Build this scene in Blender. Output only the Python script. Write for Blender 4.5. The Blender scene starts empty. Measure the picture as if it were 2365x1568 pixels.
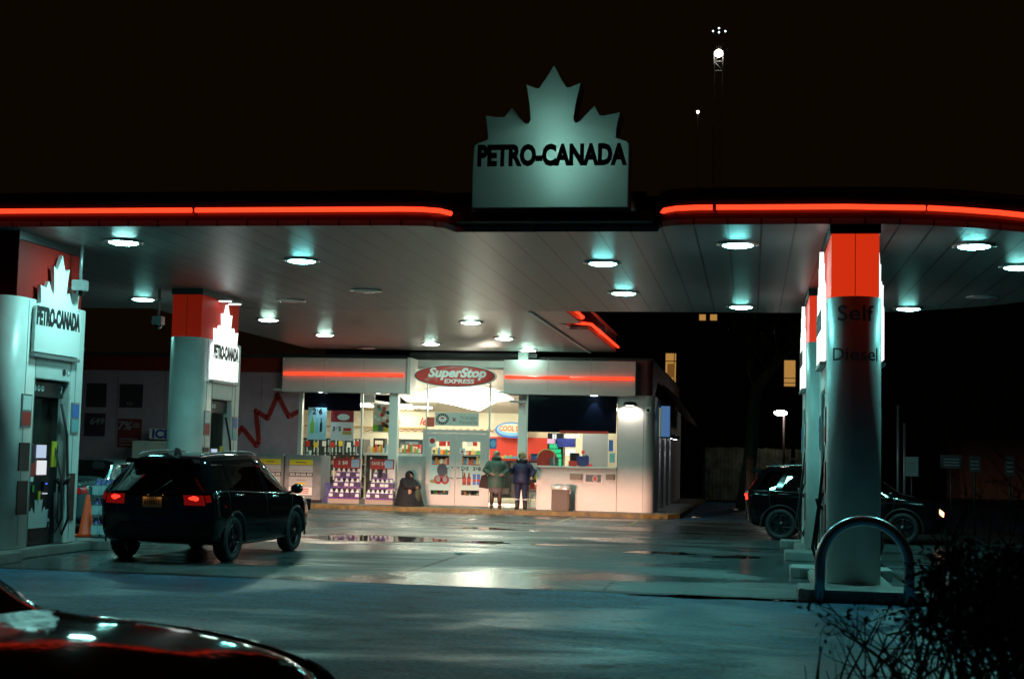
import bpy, bmesh, math, random
from mathutils import Vector, Matrix
random.seed(7)
S = bpy.context.scene
COL = S.collection
V = Vector
R = math.radians
# ------------------------------------------------------------------ camera
TH, PI_, RO, FL, H = R(9.64), math.atan(268/3284), .024, 3284., 1.7
Fw = V((-math.sin(TH)*math.cos(PI_), math.cos(TH)*math.cos(PI_), math.sin(PI_)))
R0 = V((math.cos(TH), math.sin(TH), 0)); U0 = R0.cross(Fw)
Rt = R0*math.cos(RO)+U0*math.sin(RO); Up = U0*math.cos(RO)-R0*math.sin(RO)
CAM = V((0, 0, H))
cd = bpy.data.cameras.new('camera'); cam = bpy.data.objects.new('camera', cd); COL.objects.link(cam)
M = Matrix((Rt, Up, -Fw)).transposed().to_4x4(); M.translation = CAM
cam.matrix_world = M
cd.sensor_width = 36; cd.lens = 36*FL/2365; cd.clip_end = 2000; cd.clip_start = .05
cd.dof.use_dof = True; cd.dof.focus_distance = 27; cd.dof.aperture_fstop = 3.4
S.camera = cam

def at(x, y, X=None, Y=None, Z=None):
    """point of the world on a known plane, measured off the photo (2365 px wide)"""
    r = Fw+Rt*((x-1182.5)/FL)-Up*((y-784)/FL)
    t = (X-CAM.x)/r.x if X is not None else (Y-CAM.y)/r.y if Y is not None else (Z-CAM.z)/r.z
    return CAM+r*t

# ------------------------------------------------------------------ materials
MATS = {}
def mk(name, col=(.5, .5, .5), rough=.5, metal=0, em=None, es=0, var=0, vs=4., bump=0, bs=40., spec=.5, coat=0, alpha=1, trans=0):
    if name in MATS: return MATS[name]
    m = bpy.data.materials.new(name); m.use_nodes = True; MATS[name] = m
    nt = m.node_tree; b = nt.nodes['Principled BSDF']
    b.inputs['Base Color'].default_value = (*col, 1)
    b.inputs['Roughness'].default_value = rough; b.inputs['Metallic'].default_value = metal
    b.inputs['Specular IOR Level'].default_value = spec; b.inputs['Coat Weight'].default_value = coat
    b.inputs['Coat Roughness'].default_value = .05
    b.inputs['Alpha'].default_value = alpha; b.inputs['Transmission Weight'].default_value = trans
    if em: b.inputs['Emission Color'].default_value = (*em, 1); b.inputs['Emission Strength'].default_value = es
    if var or bump: tc = nt.nodes.new('ShaderNodeTexCoord')
    if var:
        n = nt.nodes.new('ShaderNodeTexNoise'); n.inputs['Scale'].default_value = vs; n.inputs['Detail'].default_value = 6
        nt.links.new(tc.outputs['Object'], n.inputs['Vector'])
        r = nt.nodes.new('ShaderNodeValToRGB'); r.color_ramp.elements[0].position = .3; r.color_ramp.elements[1].position = .72
        r.color_ramp.elements[0].color = (*[c*(1-var) for c in col], 1); r.color_ramp.elements[1].color = (*[min(1, c*(1+var*.5)) for c in col], 1)
        nt.links.new(n.outputs['Fac'], r.inputs['Fac']); nt.links.new(r.outputs['Color'], b.inputs['Base Color'])
        mr = nt.nodes.new('ShaderNodeMapRange'); mr.inputs['To Min'].default_value = max(.02, rough*.8); mr.inputs['To Max'].default_value = min(1, rough*1.25)
        nt.links.new(n.outputs['Fac'], mr.inputs['Value']); nt.links.new(mr.outputs['Result'], b.inputs['Roughness'])
    if bump:
        n2 = nt.nodes.new('ShaderNodeTexNoise'); n2.inputs['Scale'].default_value = bs; n2.inputs['Detail'].default_value = 4
        nt.links.new(tc.outputs['Object'], n2.inputs['Vector'])
        bp = nt.nodes.new('ShaderNodeBump'); bp.inputs['Strength'].default_value = bump; bp.inputs['Distance'].default_value = .02
        nt.links.new(n2.outputs['Fac'], bp.inputs['Height']); nt.links.new(bp.outputs['Normal'], b.inputs['Normal'])
    return m
def emit(name, col, s): return mk(name, (.02, .02, .02), .4, em=col, es=s)

# ------------------------------------------------------------------ mesh builder
class MB:
    def __init__(s): s.v = []; s.f = []; s.sm = []
    def add(s, vs, fs, smooth=False):
        o = len(s.v); s.v += [V(p) for p in vs]
        for f in fs: s.f.append([i+o for i in f]); s.sm.append(smooth)
        return s
    def box(s, x0, y0, z0, x1, y1, z1):
        if x0 > x1: x0, x1 = x1, x0
        if y0 > y1: y0, y1 = y1, y0
        if z0 > z1: z0, z1 = z1, z0
        return s.add([(x0,y0,z0),(x1,y0,z0),(x1,y1,z0),(x0,y1,z0),(x0,y0,z1),(x1,y0,z1),(x1,y1,z1),(x0,y1,z1)],
              [(0,3,2,1),(4,5,6,7),(0,1,5,4),(1,2,6,5),(2,3,7,6),(3,0,4,7)])
    def poly(s, pts, O, r, u, t0=0, t1=.02, smooth=False):
        """extruded outline in the frame (r,u); the front face sits at t1 along the normal"""
        r, u = V(r).normalized(), V(u).normalized(); n = r.cross(u); O = V(O); k = len(pts)
        A = [O+r*p[0]+u*p[1]+n*t0 for p in pts]; B = [O+r*p[0]+u*p[1]+n*t1 for p in pts]
        fs = [tuple(range(k, 2*k)), tuple(reversed(range(k)))]
        s.add(A+B, fs)
        return s.add(A+B, [(i, (i+1) % k, k+(i+1) % k, k+i) for i in range(k)], smooth)
    def tube(s, pts, r, n=8, cap=True):
        pts = [V(p) for p in pts]; rs = r if isinstance(r, (list, tuple)) else [r]*len(pts)
        vs = []; ref = None
        for i, p in enumerate(pts):
            d = (pts[min(i+1, len(pts)-1)]-pts[max(i-1, 0)]).normalized()
            if ref is None: ref = d.orthogonal().normalized()
            a = (ref-d*ref.dot(d)).normalized(); ref = a; b = d.cross(a)
            vs += [p+(a*math.cos(2*math.pi*j/n)+b*math.sin(2*math.pi*j/n))*rs[i] for j in range(n)]
        fs = [(i*n+j, i*n+(j+1) % n, (i+1)*n+(j+1) % n, (i+1)*n+j) for i in range(len(pts)-1) for j in range(n)]
        s.add(vs, fs, True)
        if cap: s.add(vs[:n], [tuple(reversed(range(n)))]); s.add(vs[-n:], [tuple(range(n))])
        return s
    def lathe(s, prof, c=(0, 0, 0), n=24, ax=2, smooth=True, a0=0, a1=2*math.pi):
        """prof: (radius, height) pairs round an axis"""
        c = V(c); vs = []; full = abs(a1-a0-2*math.pi) < 1e-6; m = n if full else n+1
        for (r_, h_) in prof:
            for j in range(m):
                t = a0+(a1-a0)*j/n; p = [r_*math.cos(t), r_*math.sin(t)]
                q = V((p[0], p[1], h_)) if ax == 2 else V((h_, p[0], p[1])) if ax == 0 else V((p[0], h_, p[1]))
                vs.append(c+q)
        fs = [(i*m+j, i*m+(j+1) % m, (i+1)*m+(j+1) % m, (i+1)*m+j) for i in range(len(prof)-1) for j in range(n)]
        return s.add(vs, fs, smooth)
    def ball(s, c, rx, ry=None, rz=None, n=12, m=8):
        ry = ry or rx; rz = rz or rx; vs = []; c = V(c)
        for i in range(m+1):
            ph = -math.pi/2+math.pi*i/m
            for j in range(n):
                t = 2*math.pi*j/n; vs.append(c+V((rx*math.cos(ph)*math.cos(t), ry*math.cos(ph)*math.sin(t), rz*math.sin(ph))))
        return s.add(vs, [(i*n+j, i*n+(j+1) % n, (i+1)*n+(j+1) % n, (i+1)*n+j) for i in range(m) for j in range(n)], True)
    def grid(s, P, smooth=True, flip=False):
        nr, nc = len(P), len(P[0]); vs = [p for row in P for p in row]
        fs = [(i*nc+j, i*nc+j+1, (i+1)*nc+j+1, (i+1)*nc+j) for i in range(nr-1) for j in range(nc-1)]
        if flip: fs = [tuple(reversed(f)) for f in fs]
        return s.add(vs, fs, smooth)
    def xf(s, M_): s.v = [M_ @ p for p in s.v]; return s
    def bld(s, name, mat, parent=None, local=False, bevel=0):
        me = bpy.data.meshes.new(name)
        off = V((0, 0, 0)) if (parent is None or local) else wloc(parent)
        me.from_pydata([tuple(p-off) for p in s.v], [], s.f)
        me.polygons.foreach_set('use_smooth', s.sm)
        bm = bmesh.new(); bm.from_mesh(me); bmesh.ops.remove_doubles(bm, verts=bm.verts, dist=1e-5)
        bmesh.ops.dissolve_degenerate(bm, edges=bm.edges, dist=1e-6)
        bmesh.ops.recalc_face_normals(bm, faces=bm.faces)
        if bevel:
            es = [e for e in bm.edges if len(e.link_faces) == 2 and e.calc_face_angle(0) > .6]
            bmesh.ops.bevel(bm, geom=es, offset=bevel, segments=2, affect='EDGES', clamp_overlap=True)
        bm.to_mesh(me); bm.free()
        me.materials.append(mat)
        o = bpy.data.objects.new(name, me); COL.objects.link(o)
        if parent is not None: o.parent = parent
        return o
def wloc(o):
    p = V((0, 0, 0))
    while o is not None: p += o.location; o = o.parent
    return p
def tag(o, label, cat, group=None):
    o['label'] = label; o['category'] = cat
    if group: o['group'] = group
    return o
def struct(o, kind='structure'): o['kind'] = kind; return o
def thing(name, label, cat, loc=(0, 0, 0), group=None, rz=0):
    o = bpy.data.objects.new(name, None); COL.objects.link(o); o.location = loc; o.rotation_euler[2] = rz
    o.empty_display_size = .2
    return tag(o, label, cat, group)
def copy_tree(o, parent=None):
    c = o.copy(); COL.objects.link(c)
    if parent is not None: c.parent = parent
    for ch in list(o.children): copy_tree(ch, c)
    return c
def lamp(name, kind, loc, energy, col, parent, size=.1, **k):
    l = bpy.data.lights.new(name, kind); l.energy = energy; l.color = col
    if kind != 'AREA': l.shadow_soft_size = size
    for a, b in k.items(): setattr(l, a, b)
    o = bpy.data.objects.new(name, l); COL.objects.link(o)
    if parent is not None: o.parent = parent
    o.location = V(loc)-(wloc(parent) if parent is not None else V((0, 0, 0)))
    return o
def aim(o, d): o.rotation_euler = V(d).to_track_quat('-Z', 'Y').to_euler()

X_, Y_, Z_ = V((1, 0, 0)), V((0, 1, 0)), V((0, 0, 1))
def textmesh(body, O, r, u, h, w=None, t=.006, off=0., shear=0., wrap=None, center=True):
    """writing as solid letters in the frame (r,u), height h of a capital, fitted to width w"""
    c = bpy.data.curves.new('t', 'FONT'); c.body = body; c.extrude = 0; c.offset = off; c.shear = shear; c.resolution_u = 3
    o = bpy.data.objects.new('t', c); COL.objects.link(o)
    dg = bpy.context.evaluated_depsgraph_get(); me = bpy.data.meshes.new_from_object(o.evaluated_get(dg))
    bpy.data.objects.remove(o); bpy.data.curves.remove(c)
    vs = [v.co.copy() for v in me.vertices]; fs = [tuple(p.vertices) for p in me.polygons]; bpy.data.meshes.remove(me)
    mb = MB()
    if not vs: return mb
    x0 = min(v.x for v in vs); x1 = max(v.x for v in vs); sy = h/.69; sx = (w/(x1-x0)) if w else sy
    r, u = V(r), V(u); n = r.cross(u); O = V(O); cx = (x0+x1)/2 if center else x0
    def pt(v, d):
        a, b = (v.x-cx)*sx, v.y*sy
        if wrap: return V((wrap[0]+(wrap[2]+d)*math.sin(a/wrap[2]), wrap[1]-(wrap[2]+d)*math.cos(a/wrap[2]), O.z+b))
        return O+r*a+u*b+n*d
    mb.add([pt(v, t) for v in vs], fs)
    mb.add([pt(v, 0) for v in vs], [tuple(reversed(f)) for f in fs])
    ec = {}
    for f in fs:
        for i in range(len(f)):
            e = (f[i], f[(i+1) % len(f)]); ec[e] = 1
    k = len(vs); side = [(a, b, b+k, a+k) for (a, b) in ec if (b, a) not in ec]
    mb.add([pt(v, 0) for v in vs]+[pt(v, t) for v in vs], side)
    return mb
def text(body, O, r, u, h, mat, parent, w=None, name='lettering', local=False, **k):
    return textmesh(body, O, r, u, h, w, **k).bld(name, mat, parent, local=local)
def rect(O, r, u, w, h, t0, t1): return MB().poly([(-w/2, 0), (w/2, 0), (w/2, h), (-w/2, h)], O, r, u, t0, t1)
def ell(a, b, n=40, cx=0, cy=0, a0=0, a1=2*math.pi): return [(cx+a*math.cos(a0+(a1-a0)*i/n), cy+b*math.sin(a0+(a1-a0)*i/n)) for i in range(n)]
def pbox(x0, y0, x1, y1, Y, d, mb=None):
    """box whose front face covers this photo rectangle on the plane Y, d deep"""
    xm, ym = (x0+x1)/2, (y0+y1)/2
    a, b = at(x0, ym, Y=Y).x, at(x1, ym, Y=Y).x; c, e = at(xm, y1, Y=Y).z, at(xm, y0, Y=Y).z
    return (mb or MB()).box(a, Y, c, b, Y+d, e)

# ------------------------------------------------------------------ shared materials
white_panel = mk('white_painted_metal', (.62, .66, .64), .38, var=.14, vs=2.5, bump=.04, bs=3)
white_clean = mk('white_plastic', (.75, .77, .75), .4)
grey_metal = mk('grey_metal', (.3, .32, .33), .4, metal=.6, var=.15)
dark_metal = mk('dark_metal', (.03, .03, .032), .4, metal=.5)
black = mk('black_plastic', (.012, .012, .013), .4)
black_gloss = mk('black_gloss', (.006, .006, .008), .08, coat=1)
rubber = mk('rubber', (.015, .015, .015), .75)
chrome = mk('chrome', (.7, .72, .75), .12, metal=1)
red_panel = mk('red_panel', (.3, .012, .008), .6, spec=.15)
red_print = mk('red_print', (.5, .03, .02), .5)
ink = mk('black_ink', (.01, .01, .012), .5)
neon = emit('red_neon', (1, .042, .013), 2.2)
lens_on = [emit('lamp_lens_cool', (.24, 1, .97), 150), emit('lamp_lens_bright', (.4, 1, .95), 185), emit('lamp_lens_aged', (.3, 1, .9), 120)]
lens_link = emit('lamp_lens_neutral', (.62, 1, .82), 175)
lens_off = mk('lamp_lens_unlit', (.5, .55, .55), .15, coat=1)
sign_white = emit('backlit_white', (.9, 1, .96), 1.5)
concrete = mk('concrete', (.26, .27, .25), .6, var=.25, vs=1.6, bump=.3)
concrete_wet = mk('kerb_concrete', (.2, .21, .2), .45, var=.3, vs=3, bump=.3)
yellow = mk('yellow_print', (.6, .5, .03), .5)
paper = mk('white_print', (.7, .74, .74), .5)
cream = mk('cream_wall', (.78, .7, .52), .6)
grey_ink = mk('grey_ink', (.25, .25, .26), .5)
blue_print = mk('blue_print', (.04, .15, .5), .5)

def glass_mat(name, tint=(.93, 1, .97), refl=1.0):
    m = bpy.data.materials.new(name); m.use_nodes = True; nt = m.node_tree; nt.nodes.clear()
    o = nt.nodes.new('ShaderNodeOutputMaterial'); mx = nt.nodes.new('ShaderNodeMixShader')
    t = nt.nodes.new('ShaderNodeBsdfTransparent'); t.inputs[0].default_value = (*tint, 1)
    g = nt.nodes.new('ShaderNodeBsdfGlossy'); g.inputs['Roughness'].default_value = .02; g.inputs[0].default_value = (.9, 1, .98, 1)
    f = nt.nodes.new('ShaderNodeFresnel'); f.inputs[0].default_value = 1.45
    q = nt.nodes.new('ShaderNodeMath'); q.operation = 'MULTIPLY'; q.inputs[1].default_value = refl
    nt.links.new(f.outputs[0], q.inputs[0]); nt.links.new(q.outputs[0], mx.inputs[0])
    nt.links.new(t.outputs[0], mx.inputs[1]); nt.links.new(g.outputs[0], mx.inputs[2]); nt.links.new(mx.outputs[0], o.inputs[0])
    return m
glass = glass_mat('window_glass'); car_glass = glass_mat('car_glass', (.22, .26, .27), 1.6)

# ------------------------------------------------------------------ ground
def ground_mat(name, base, rlo, rhi, bump, joints=(), seed=0, wetscale=.35, spec=.5):
    m = bpy.data.materials.new(name); m.use_nodes = True; nt = m.node_tree; b = nt.nodes['Principled BSDF']
    N = nt.nodes.new; L = nt.links.new
    tc = N('ShaderNodeTexCoord'); mp = N('ShaderNodeMapping'); mp.inputs['Location'].default_value = (seed, seed*2, 0)
    mp.inputs['Scale'].default_value = (.55, 1, 1); L(tc.outputs['Object'], mp.inputs[0])
    n1 = N('ShaderNodeTexNoise'); n1.inputs['Scale'].default_value = wetscale; n1.inputs['Detail'].default_value = 8; n1.inputs['Roughness'].default_value = .62; n1.inputs['Distortion'].default_value = .5
    L(mp.outputs[0], n1.inputs['Vector'])
    wr = N('ShaderNodeValToRGB'); wr.color_ramp.elements[0].position = .44; wr.color_ramp.elements[1].position = .56
    wr.color_ramp.elements[0].color = (0, 0, 0, 1); L(n1.outputs['Fac'], wr.inputs[0])
    n2 = N('ShaderNodeTexNoise'); n2.inputs['Scale'].default_value = 17; n2.inputs['Detail'].default_value = 8; L(tc.outputs['Object'], n2.inputs['Vector'])
    n3 = N('ShaderNodeTexNoise'); n3.inputs['Scale'].default_value = 2.2; n3.inputs['Detail'].default_value = 9; n3.inputs['Roughness'].default_value = .7; L(mp.outputs[0], n3.inputs['Vector'])
    cr = N('ShaderNodeValToRGB'); cr.color_ramp.elements[0].position = .3; cr.color_ramp.elements[1].position = .75
    cr.color_ramp.elements[0].color = (*[c*.4 for c in base], 1); cr.color_ramp.elements[1].color = (*[c*1.55 for c in base], 1)
    L(n3.outputs['Fac'], cr.inputs[0])
    sp = N('ShaderNodeMixRGB'); sp.blend_type = 'MULTIPLY'; sp.inputs[0].default_value = .7; L(cr.outputs[0], sp.inputs[1])
    s2 = N('ShaderNodeMapRange'); s2.inputs['From Min'].default_value = .3; s2.inputs['From Max'].default_value = .7; s2.inputs['To Min'].default_value = .15; s2.inputs['To Max'].default_value = 1.95
    L(n2.outputs['Fac'], s2.inputs[0]); L(s2.outputs[0], sp.inputs[2]); col = sp.outputs[0]
    sx = N('ShaderNodeSeparateXYZ'); L(tc.outputs['Object'], sx.inputs[0])
    wob = N('ShaderNodeMath'); wob.operation = 'MULTIPLY'; wob.inputs[1].default_value = .12; L(n3.outputs['Fac'], wob.inputs[0])
    for (axis, pos, w, lo, hi) in joints:
        a = N('ShaderNodeMath'); a.operation = 'ADD'; L(sx.outputs[axis], a.inputs[0]); L(wob.outputs[0], a.inputs[1])
        d = N('ShaderNodeMath'); d.operation = 'SUBTRACT'; d.inputs[1].default_value = pos+.06; L(a.outputs[0], d.inputs[0])
        e = N('ShaderNodeMath'); e.operation = 'ABSOLUTE'; L(d.outputs[0], e.inputs[0])
        g = N('ShaderNodeMapRange'); g.inputs['From Min'].default_value = w*.5; g.inputs['From Max'].default_value = w; L(e.outputs[0], g.inputs[0])
        g.inputs['To Min'].default_value = .12; g.inputs['To Max'].default_value = 1
        c1 = N('ShaderNodeMath'); c1.operation = 'GREATER_THAN'; c1.inputs[1].default_value = lo; L(sx.outputs[1-axis], c1.inputs[0])
        c2 = N('ShaderNodeMath'); c2.operation = 'LESS_THAN'; c2.inputs[1].default_value = hi; L(sx.outputs[1-axis], c2.inputs[0])
        cm = N('ShaderNodeMath'); cm.operation = 'MULTIPLY'; L(c1.outputs[0], cm.inputs[0]); L(c2.outputs[0], cm.inputs[1])
        mm = N('ShaderNodeMixRGB'); mm.blend_type = 'MULTIPLY'; L(cm.outputs[0], mm.inputs[0]); L(col, mm.inputs[1]); L(g.outputs[0], mm.inputs[2]); col = mm.outputs[0]
    # oil drips, tyre-blackened lanes and old repairs
    for (sc_, lo_, hi_, mn, stx) in ((1.3, .63, .72, .3, 1), (.5, .5, .62, .62, 3.2)):
        mp2 = N('ShaderNodeMapping'); mp2.inputs['Location'].default_value = (seed+4, seed, 1); mp2.inputs['Scale'].default_value = (1, 1/stx, 1); L(tc.outputs['Object'], mp2.inputs[0])
        no = N('ShaderNodeTexNoise'); no.inputs['Scale'].default_value = sc_; no.inputs['Detail'].default_value = 5; L(mp2.outputs[0], no.inputs['Vector'])
        mo_ = N('ShaderNodeMapRange'); mo_.inputs['From Min'].default_value = lo_; mo_.inputs['From Max'].default_value = hi_; mo_.inputs['To Min'].default_value = 1; mo_.inputs['To Max'].default_value = mn; L(no.outputs['Fac'], mo_.inputs[0])
        mx_ = N('ShaderNodeMixRGB'); mx_.blend_type = 'MULTIPLY'; mx_.inputs[0].default_value = 1; L(col, mx_.inputs[1]); L(mo_.outputs[0], mx_.inputs[2]); col = mx_.outputs[0]
    # fine cracks
    vo = N('ShaderNodeTexVoronoi'); vo.feature = 'DISTANCE_TO_EDGE'; vo.inputs['Scale'].default_value = .28; dv = N('ShaderNodeMixRGB'); dv.inputs[0].default_value = .12
    L(tc.outputs['Object'], dv.inputs[1]); L(n3.outputs['Color'], dv.inputs[2]); L(dv.outputs[0], vo.inputs['Vector'])
    vr = N('ShaderNodeMapRange'); vr.inputs['From Max'].default_value = .006; vr.inputs['To Min'].default_value = .35; L(vo.outputs['Distance'], vr.inputs[0])
    mv = N('ShaderNodeMixRGB'); mv.blend_type = 'MULTIPLY'; mv.inputs[0].default_value = .8; L(col, mv.inputs[1]); L(vr.outputs[0], mv.inputs[2]); col = mv.outputs[0]
    L(col, b.inputs['Base Color'])
    lum = N('ShaderNodeRGBToBW'); L(col, lum.inputs[0]); sl_ = N('ShaderNodeMapRange'); sl_.inputs['From Max'].default_value = sum(base)/3*.5; sl_.inputs['To Min'].default_value = .12; sl_.inputs['To Max'].default_value = spec; L(lum.outputs[0], sl_.inputs[0]); L(sl_.outputs[0], b.inputs['Specular IOR Level'])
    rr = N('ShaderNodeMapRange'); rr.inputs['To Min'].default_value = rlo; rr.inputs['To Max'].default_value = rhi; L(wr.outputs[0], rr.inputs[0]); L(rr.outputs[0], b.inputs['Roughness'])
    bp = N('ShaderNodeBump'); bp.inputs['Distance'].default_value = .012
    bs = N('ShaderNodeMapRange'); bs.inputs['To Min'].default_value = bump*.35; bs.inputs['To Max'].default_value = bump; L(wr.outputs[0], bs.inputs[0]); L(bs.outputs[0], bp.inputs['Strength'])
    L(n2.outputs['Fac'], bp.inputs['Height']); L(bp.outputs[0], b.inputs['Normal'])
    return m
asphalt = ground_mat('blue_lit_wet_asphalt', (.012, .1, .19), .36, .64, 1.3, seed=3, spec=.26)  # strong blue in the base colour stands in for blue light on the foreground
pad_mat = ground_mat('damp_concrete_pad', (.04, .066, .07), .23, .52, .9,
    joints=[(1, 18.3, .16, -99, 99), (0, -4.85, .06, 18.2, 28.2), (1, 28.5, .2, -99, 99), (1, 26.4, .12, -99, 99), (1, 22.6, .1, -99, -4.8), (0, -1.86, .035, 10, 20.6), (1, 33.5, .2, -99, 99), (0, 2.2, .05, 10, 40), (0, -12.4, .05, 10, 40)], seed=9)
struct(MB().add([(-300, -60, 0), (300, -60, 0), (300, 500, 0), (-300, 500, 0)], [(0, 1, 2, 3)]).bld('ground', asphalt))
struct(MB().add([(-34, 18.2, .004), (8, 18.2, .004), (8, 40.86, .004), (-34, 40.86, .004)], [(0, 1, 2, 3)]).bld('forecourt', pad_mat))
water = mk('standing_water', (.006, .008, .008), .025, spec=.8, bump=.02, bs=6)
def puddle(pts, z=.009):
    n = len(pts); P = []
    for i in range(n):
        a, b = V((*pts[i], 0)), V((*pts[(i+1) % n], 0))
        for k in range(4):
            p = a.lerp(b, k/4); P.append((p.x+random.uniform(-.05, .05), p.y+random.uniform(-.12, .12)))
    struct(MB().add([(x, y, z) for x, y in P], [tuple(range(len(P)))]).bld('puddle', water))
puddle([(-8.9, 27.3), (-8.2, 26.7), (-7.2, 26.6), (-6.2, 26.85), (-5.6, 27.5), (-6.3, 28.3), (-7.4, 28.5), (-8.3, 28.1)])
puddle([(-5.5, 27.2), (-5.0, 27.0), (-4.5, 27.3), (-4.9, 27.9), (-5.4, 27.8)])
puddle([(-4.2, 27.3), (-3.7, 27.1), (-3.4, 27.5), (-3.9, 27.8)])
puddle([(-2.3, 26.0), (-1.4, 25.8), (-.9, 26.1), (-1.3, 26.5), (-2.0, 26.5)])
puddle([(-.7, 25.6), (-.1, 25.4), (.25, 25.8), (-.2, 26.2)])
puddle([(-1.6, 17.98), (-.6, 17.9), (.5, 17.9), (.9, 18.02), (.3, 18.12), (-.9, 18.14)])
puddle([(-7.0, 32.5), (-6.0, 32.2), (-5.2, 32.5), (-6.0, 33.1)])
# sidewalk and kerb round the shop
sw = MB()
SWP = [(-34, 41.05), (-3.1, 41.05), (-2.5, 41.2), (-2.2, 41.7), (-2.0, 59), (-34, 59)]
sw.poly(SWP, (0, 0, 0), X_, Y_, -.05, .13); struct(sw.bld('sidewalk', mk('sidewalk_concrete', (.2, .21, .18), .55, var=.25, vs=2, bump=.3)))
kb = MB(); KP = [(-34, 40.9), (-3.05, 40.9), (-2.35, 41.1), (-2.03, 41.65), (-1.85, 59)]
for (a, b), (a2, b2) in zip(zip(KP[:-1], KP[1:]), zip(SWP[:-2], SWP[1:-1])):
    kb.add([(*a, 0), (*b, 0), (*b, .135), (*a, .135), (*a2, .135), (*b2, .135)], [(0, 1, 2, 3), (3, 2, 5, 4)])
struct(kb.bld('kerb', mk('worn_yellow_kerb', (.15, .11, .025), .55, var=.75, vs=5, bump=.4, bs=20)))
ypaint = mk('faded_yellow_paint', (.3, .27, .12), .5, var=.5, vs=8)
ml = MB()
for x in (-12.8, -10.2, -7.6, -5.0, -3.1):
    ml.add([(x, 36.4, .008), (x+.1, 36.4, .008), (x+.1, 40.8, .008), (x, 40.8, .008)], [(0, 1, 2, 3)])
struct(ml.bld('parking_markings', ypaint))

# ------------------------------------------------------------------ canopies
def ceiling_mat(name, axis, pitch, col, rough):
    m = bpy.data.materials.new(name); m.use_nodes = True; nt = m.node_tree; b = nt.nodes['Principled BSDF']; N = nt.nodes.new; L = nt.links.new
    tc = N('ShaderNodeTexCoord'); sx = N('ShaderNodeSeparateXYZ'); L(tc.outputs['Object'], sx.inputs[0])
    md = N('ShaderNodeMath'); md.operation = 'PINGPONG'; md.inputs[1].default_value = pitch/2; L(sx.outputs[axis], md.inputs[0])
    g = N('ShaderNodeMapRange'); g.inputs['From Min'].default_value = .008; g.inputs['From Max'].default_value = .02; L(md.outputs[0], g.inputs[0])
    n = N('ShaderNodeTexNoise'); n.inputs['Scale'].default_value = 1.1; n.inputs['Detail'].default_value = 5; L(tc.outputs['Object'], n.inputs['Vector'])
    cr = N('ShaderNodeValToRGB'); cr.color_ramp.elements[0].color = (*[c*.7 for c in col], 1); cr.color_ramp.elements[1].color = (*col, 1); L(n.outputs['Fac'], cr.inputs[0])
    mx = N('ShaderNodeMixRGB'); mx.inputs[1].default_value = (.02, .02, .02, 1); L(g.outputs[0], mx.inputs[0]); L(cr.outputs[0], mx.inputs[2]); L(mx.outputs[0], b.inputs['Base Color'])
    b.inputs['Roughness'].default_value = rough; b.inputs['Metallic'].default_value = 0; b.inputs['Specular IOR Level'].default_value = .45
    # the strips are slightly dished, so their reflections break into bars
    q = N('ShaderNodeMapRange'); q.interpolation_type = 'SMOOTHERSTEP'; q.inputs['From Max'].default_value = pitch/2; L(md.outputs[0], q.inputs[0])
    bp = N('ShaderNodeBump'); bp.inputs['Strength'].default_value = .15; bp.inputs['Distance'].default_value = .01; L(q.outputs[0], bp.inputs['Height']); L(bp.outputs[0], b.inputs['Normal'])
    return m
CZ = 4.86
dark_fascia = mk('dark_red_fascia', (.06, .008, .006), .3, coat=.3)
ell_pts = [(1.2+4.85*math.sin(t), 24.85-5.75*math.cos(t)) for t in [math.pi*i/30 for i in range(31)]]
front = [(-34, 19.1), (-4.85, 19.1), (-4.5, 19.16), (-4.28, 19.35), (-4.2, 19.7), (-1.32, 19.7), (-1.26, 19.35), (-1.05, 19.16), (-.75, 19.1)]+ell_pts+[(-34, 30.6)]
can = thing('canopy', 'long fuel canopy with ribbed pale ceiling and red neon edge across the forecourt', 'canopy', (-8, 25, 0))
MB().poly(front, (0, 0, CZ), X_, Y_, 0, .08).bld('ceiling', ceiling_mat('canopy_ceiling', 0, .45, (.17, .23, .225), .38), can)
def ribbon(path, z0, z1, th=.05, closed=False):
    mb = MB(); n = len(path)
    for i in range(n-1):
        a, b = V((*path[i], 0)), V((*path[i+1], 0)); mb.add([(a.x, a.y, z0), (b.x, b.y, z0), (b.x, b.y, z1), (a.x, a.y, z1)], [(0, 1, 2, 3)], True)
        d = (b-a).normalized(); nn = V((-d.y, d.x, 0))*th; a2, b2 = a+nn, b+nn
        mb.add([(a.x, a.y, z1), (b.x, b.y, z1), (b2.x, b2.y, z1), (a2.x, a2.y, z1)], [(0, 1, 2, 3)])
    return mb
ribbon(front[:-1]+[(-34, 30.6)], CZ+.085, 5.36, .3).bld('fascia', dark_fascia, can)
MB().poly([(x, y) for x, y in front], (0, 0, 5.3), X_, Y_, 0, .03).bld('roof_deck', mk('roof_deck', (.05, .05, .05), .8), can)
def offset_path(p, d):
    out = []
    for i in range(len(p)):
        a = V((*p[max(0, i-1)], 0)); b = V((*p[min(len(p)-1, i+1)], 0)); t = (b-a).normalized(); out.append((p[i][0]+t.y*d, p[i][1]-t.x*d))
    return out
def neon_run(path, z, r=.036, parent=None, name='neon_tube'):
    return MB().tube([(x, y, z) for x, y in path], r, 10).bld(name, neon, parent)
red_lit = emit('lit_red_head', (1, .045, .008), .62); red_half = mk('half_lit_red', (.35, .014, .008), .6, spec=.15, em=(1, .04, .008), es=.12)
neon_run([(-34, 19.04), (-7.92, 19.04)], 5.08, parent=can); neon_run([(-7.86, 19.04), (-4.85, 19.04), (-4.55, 19.08), (-4.32, 19.2), (-4.22, 19.42)], 5.08, parent=can)
neon_run([(-1.24, 19.42), (-1.2, 19.25), (-1.03, 19.1), (-.75, 19.04), (-.55, 19.04)], 5.08, parent=can)
op = offset_path(ell_pts, .06)
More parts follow.
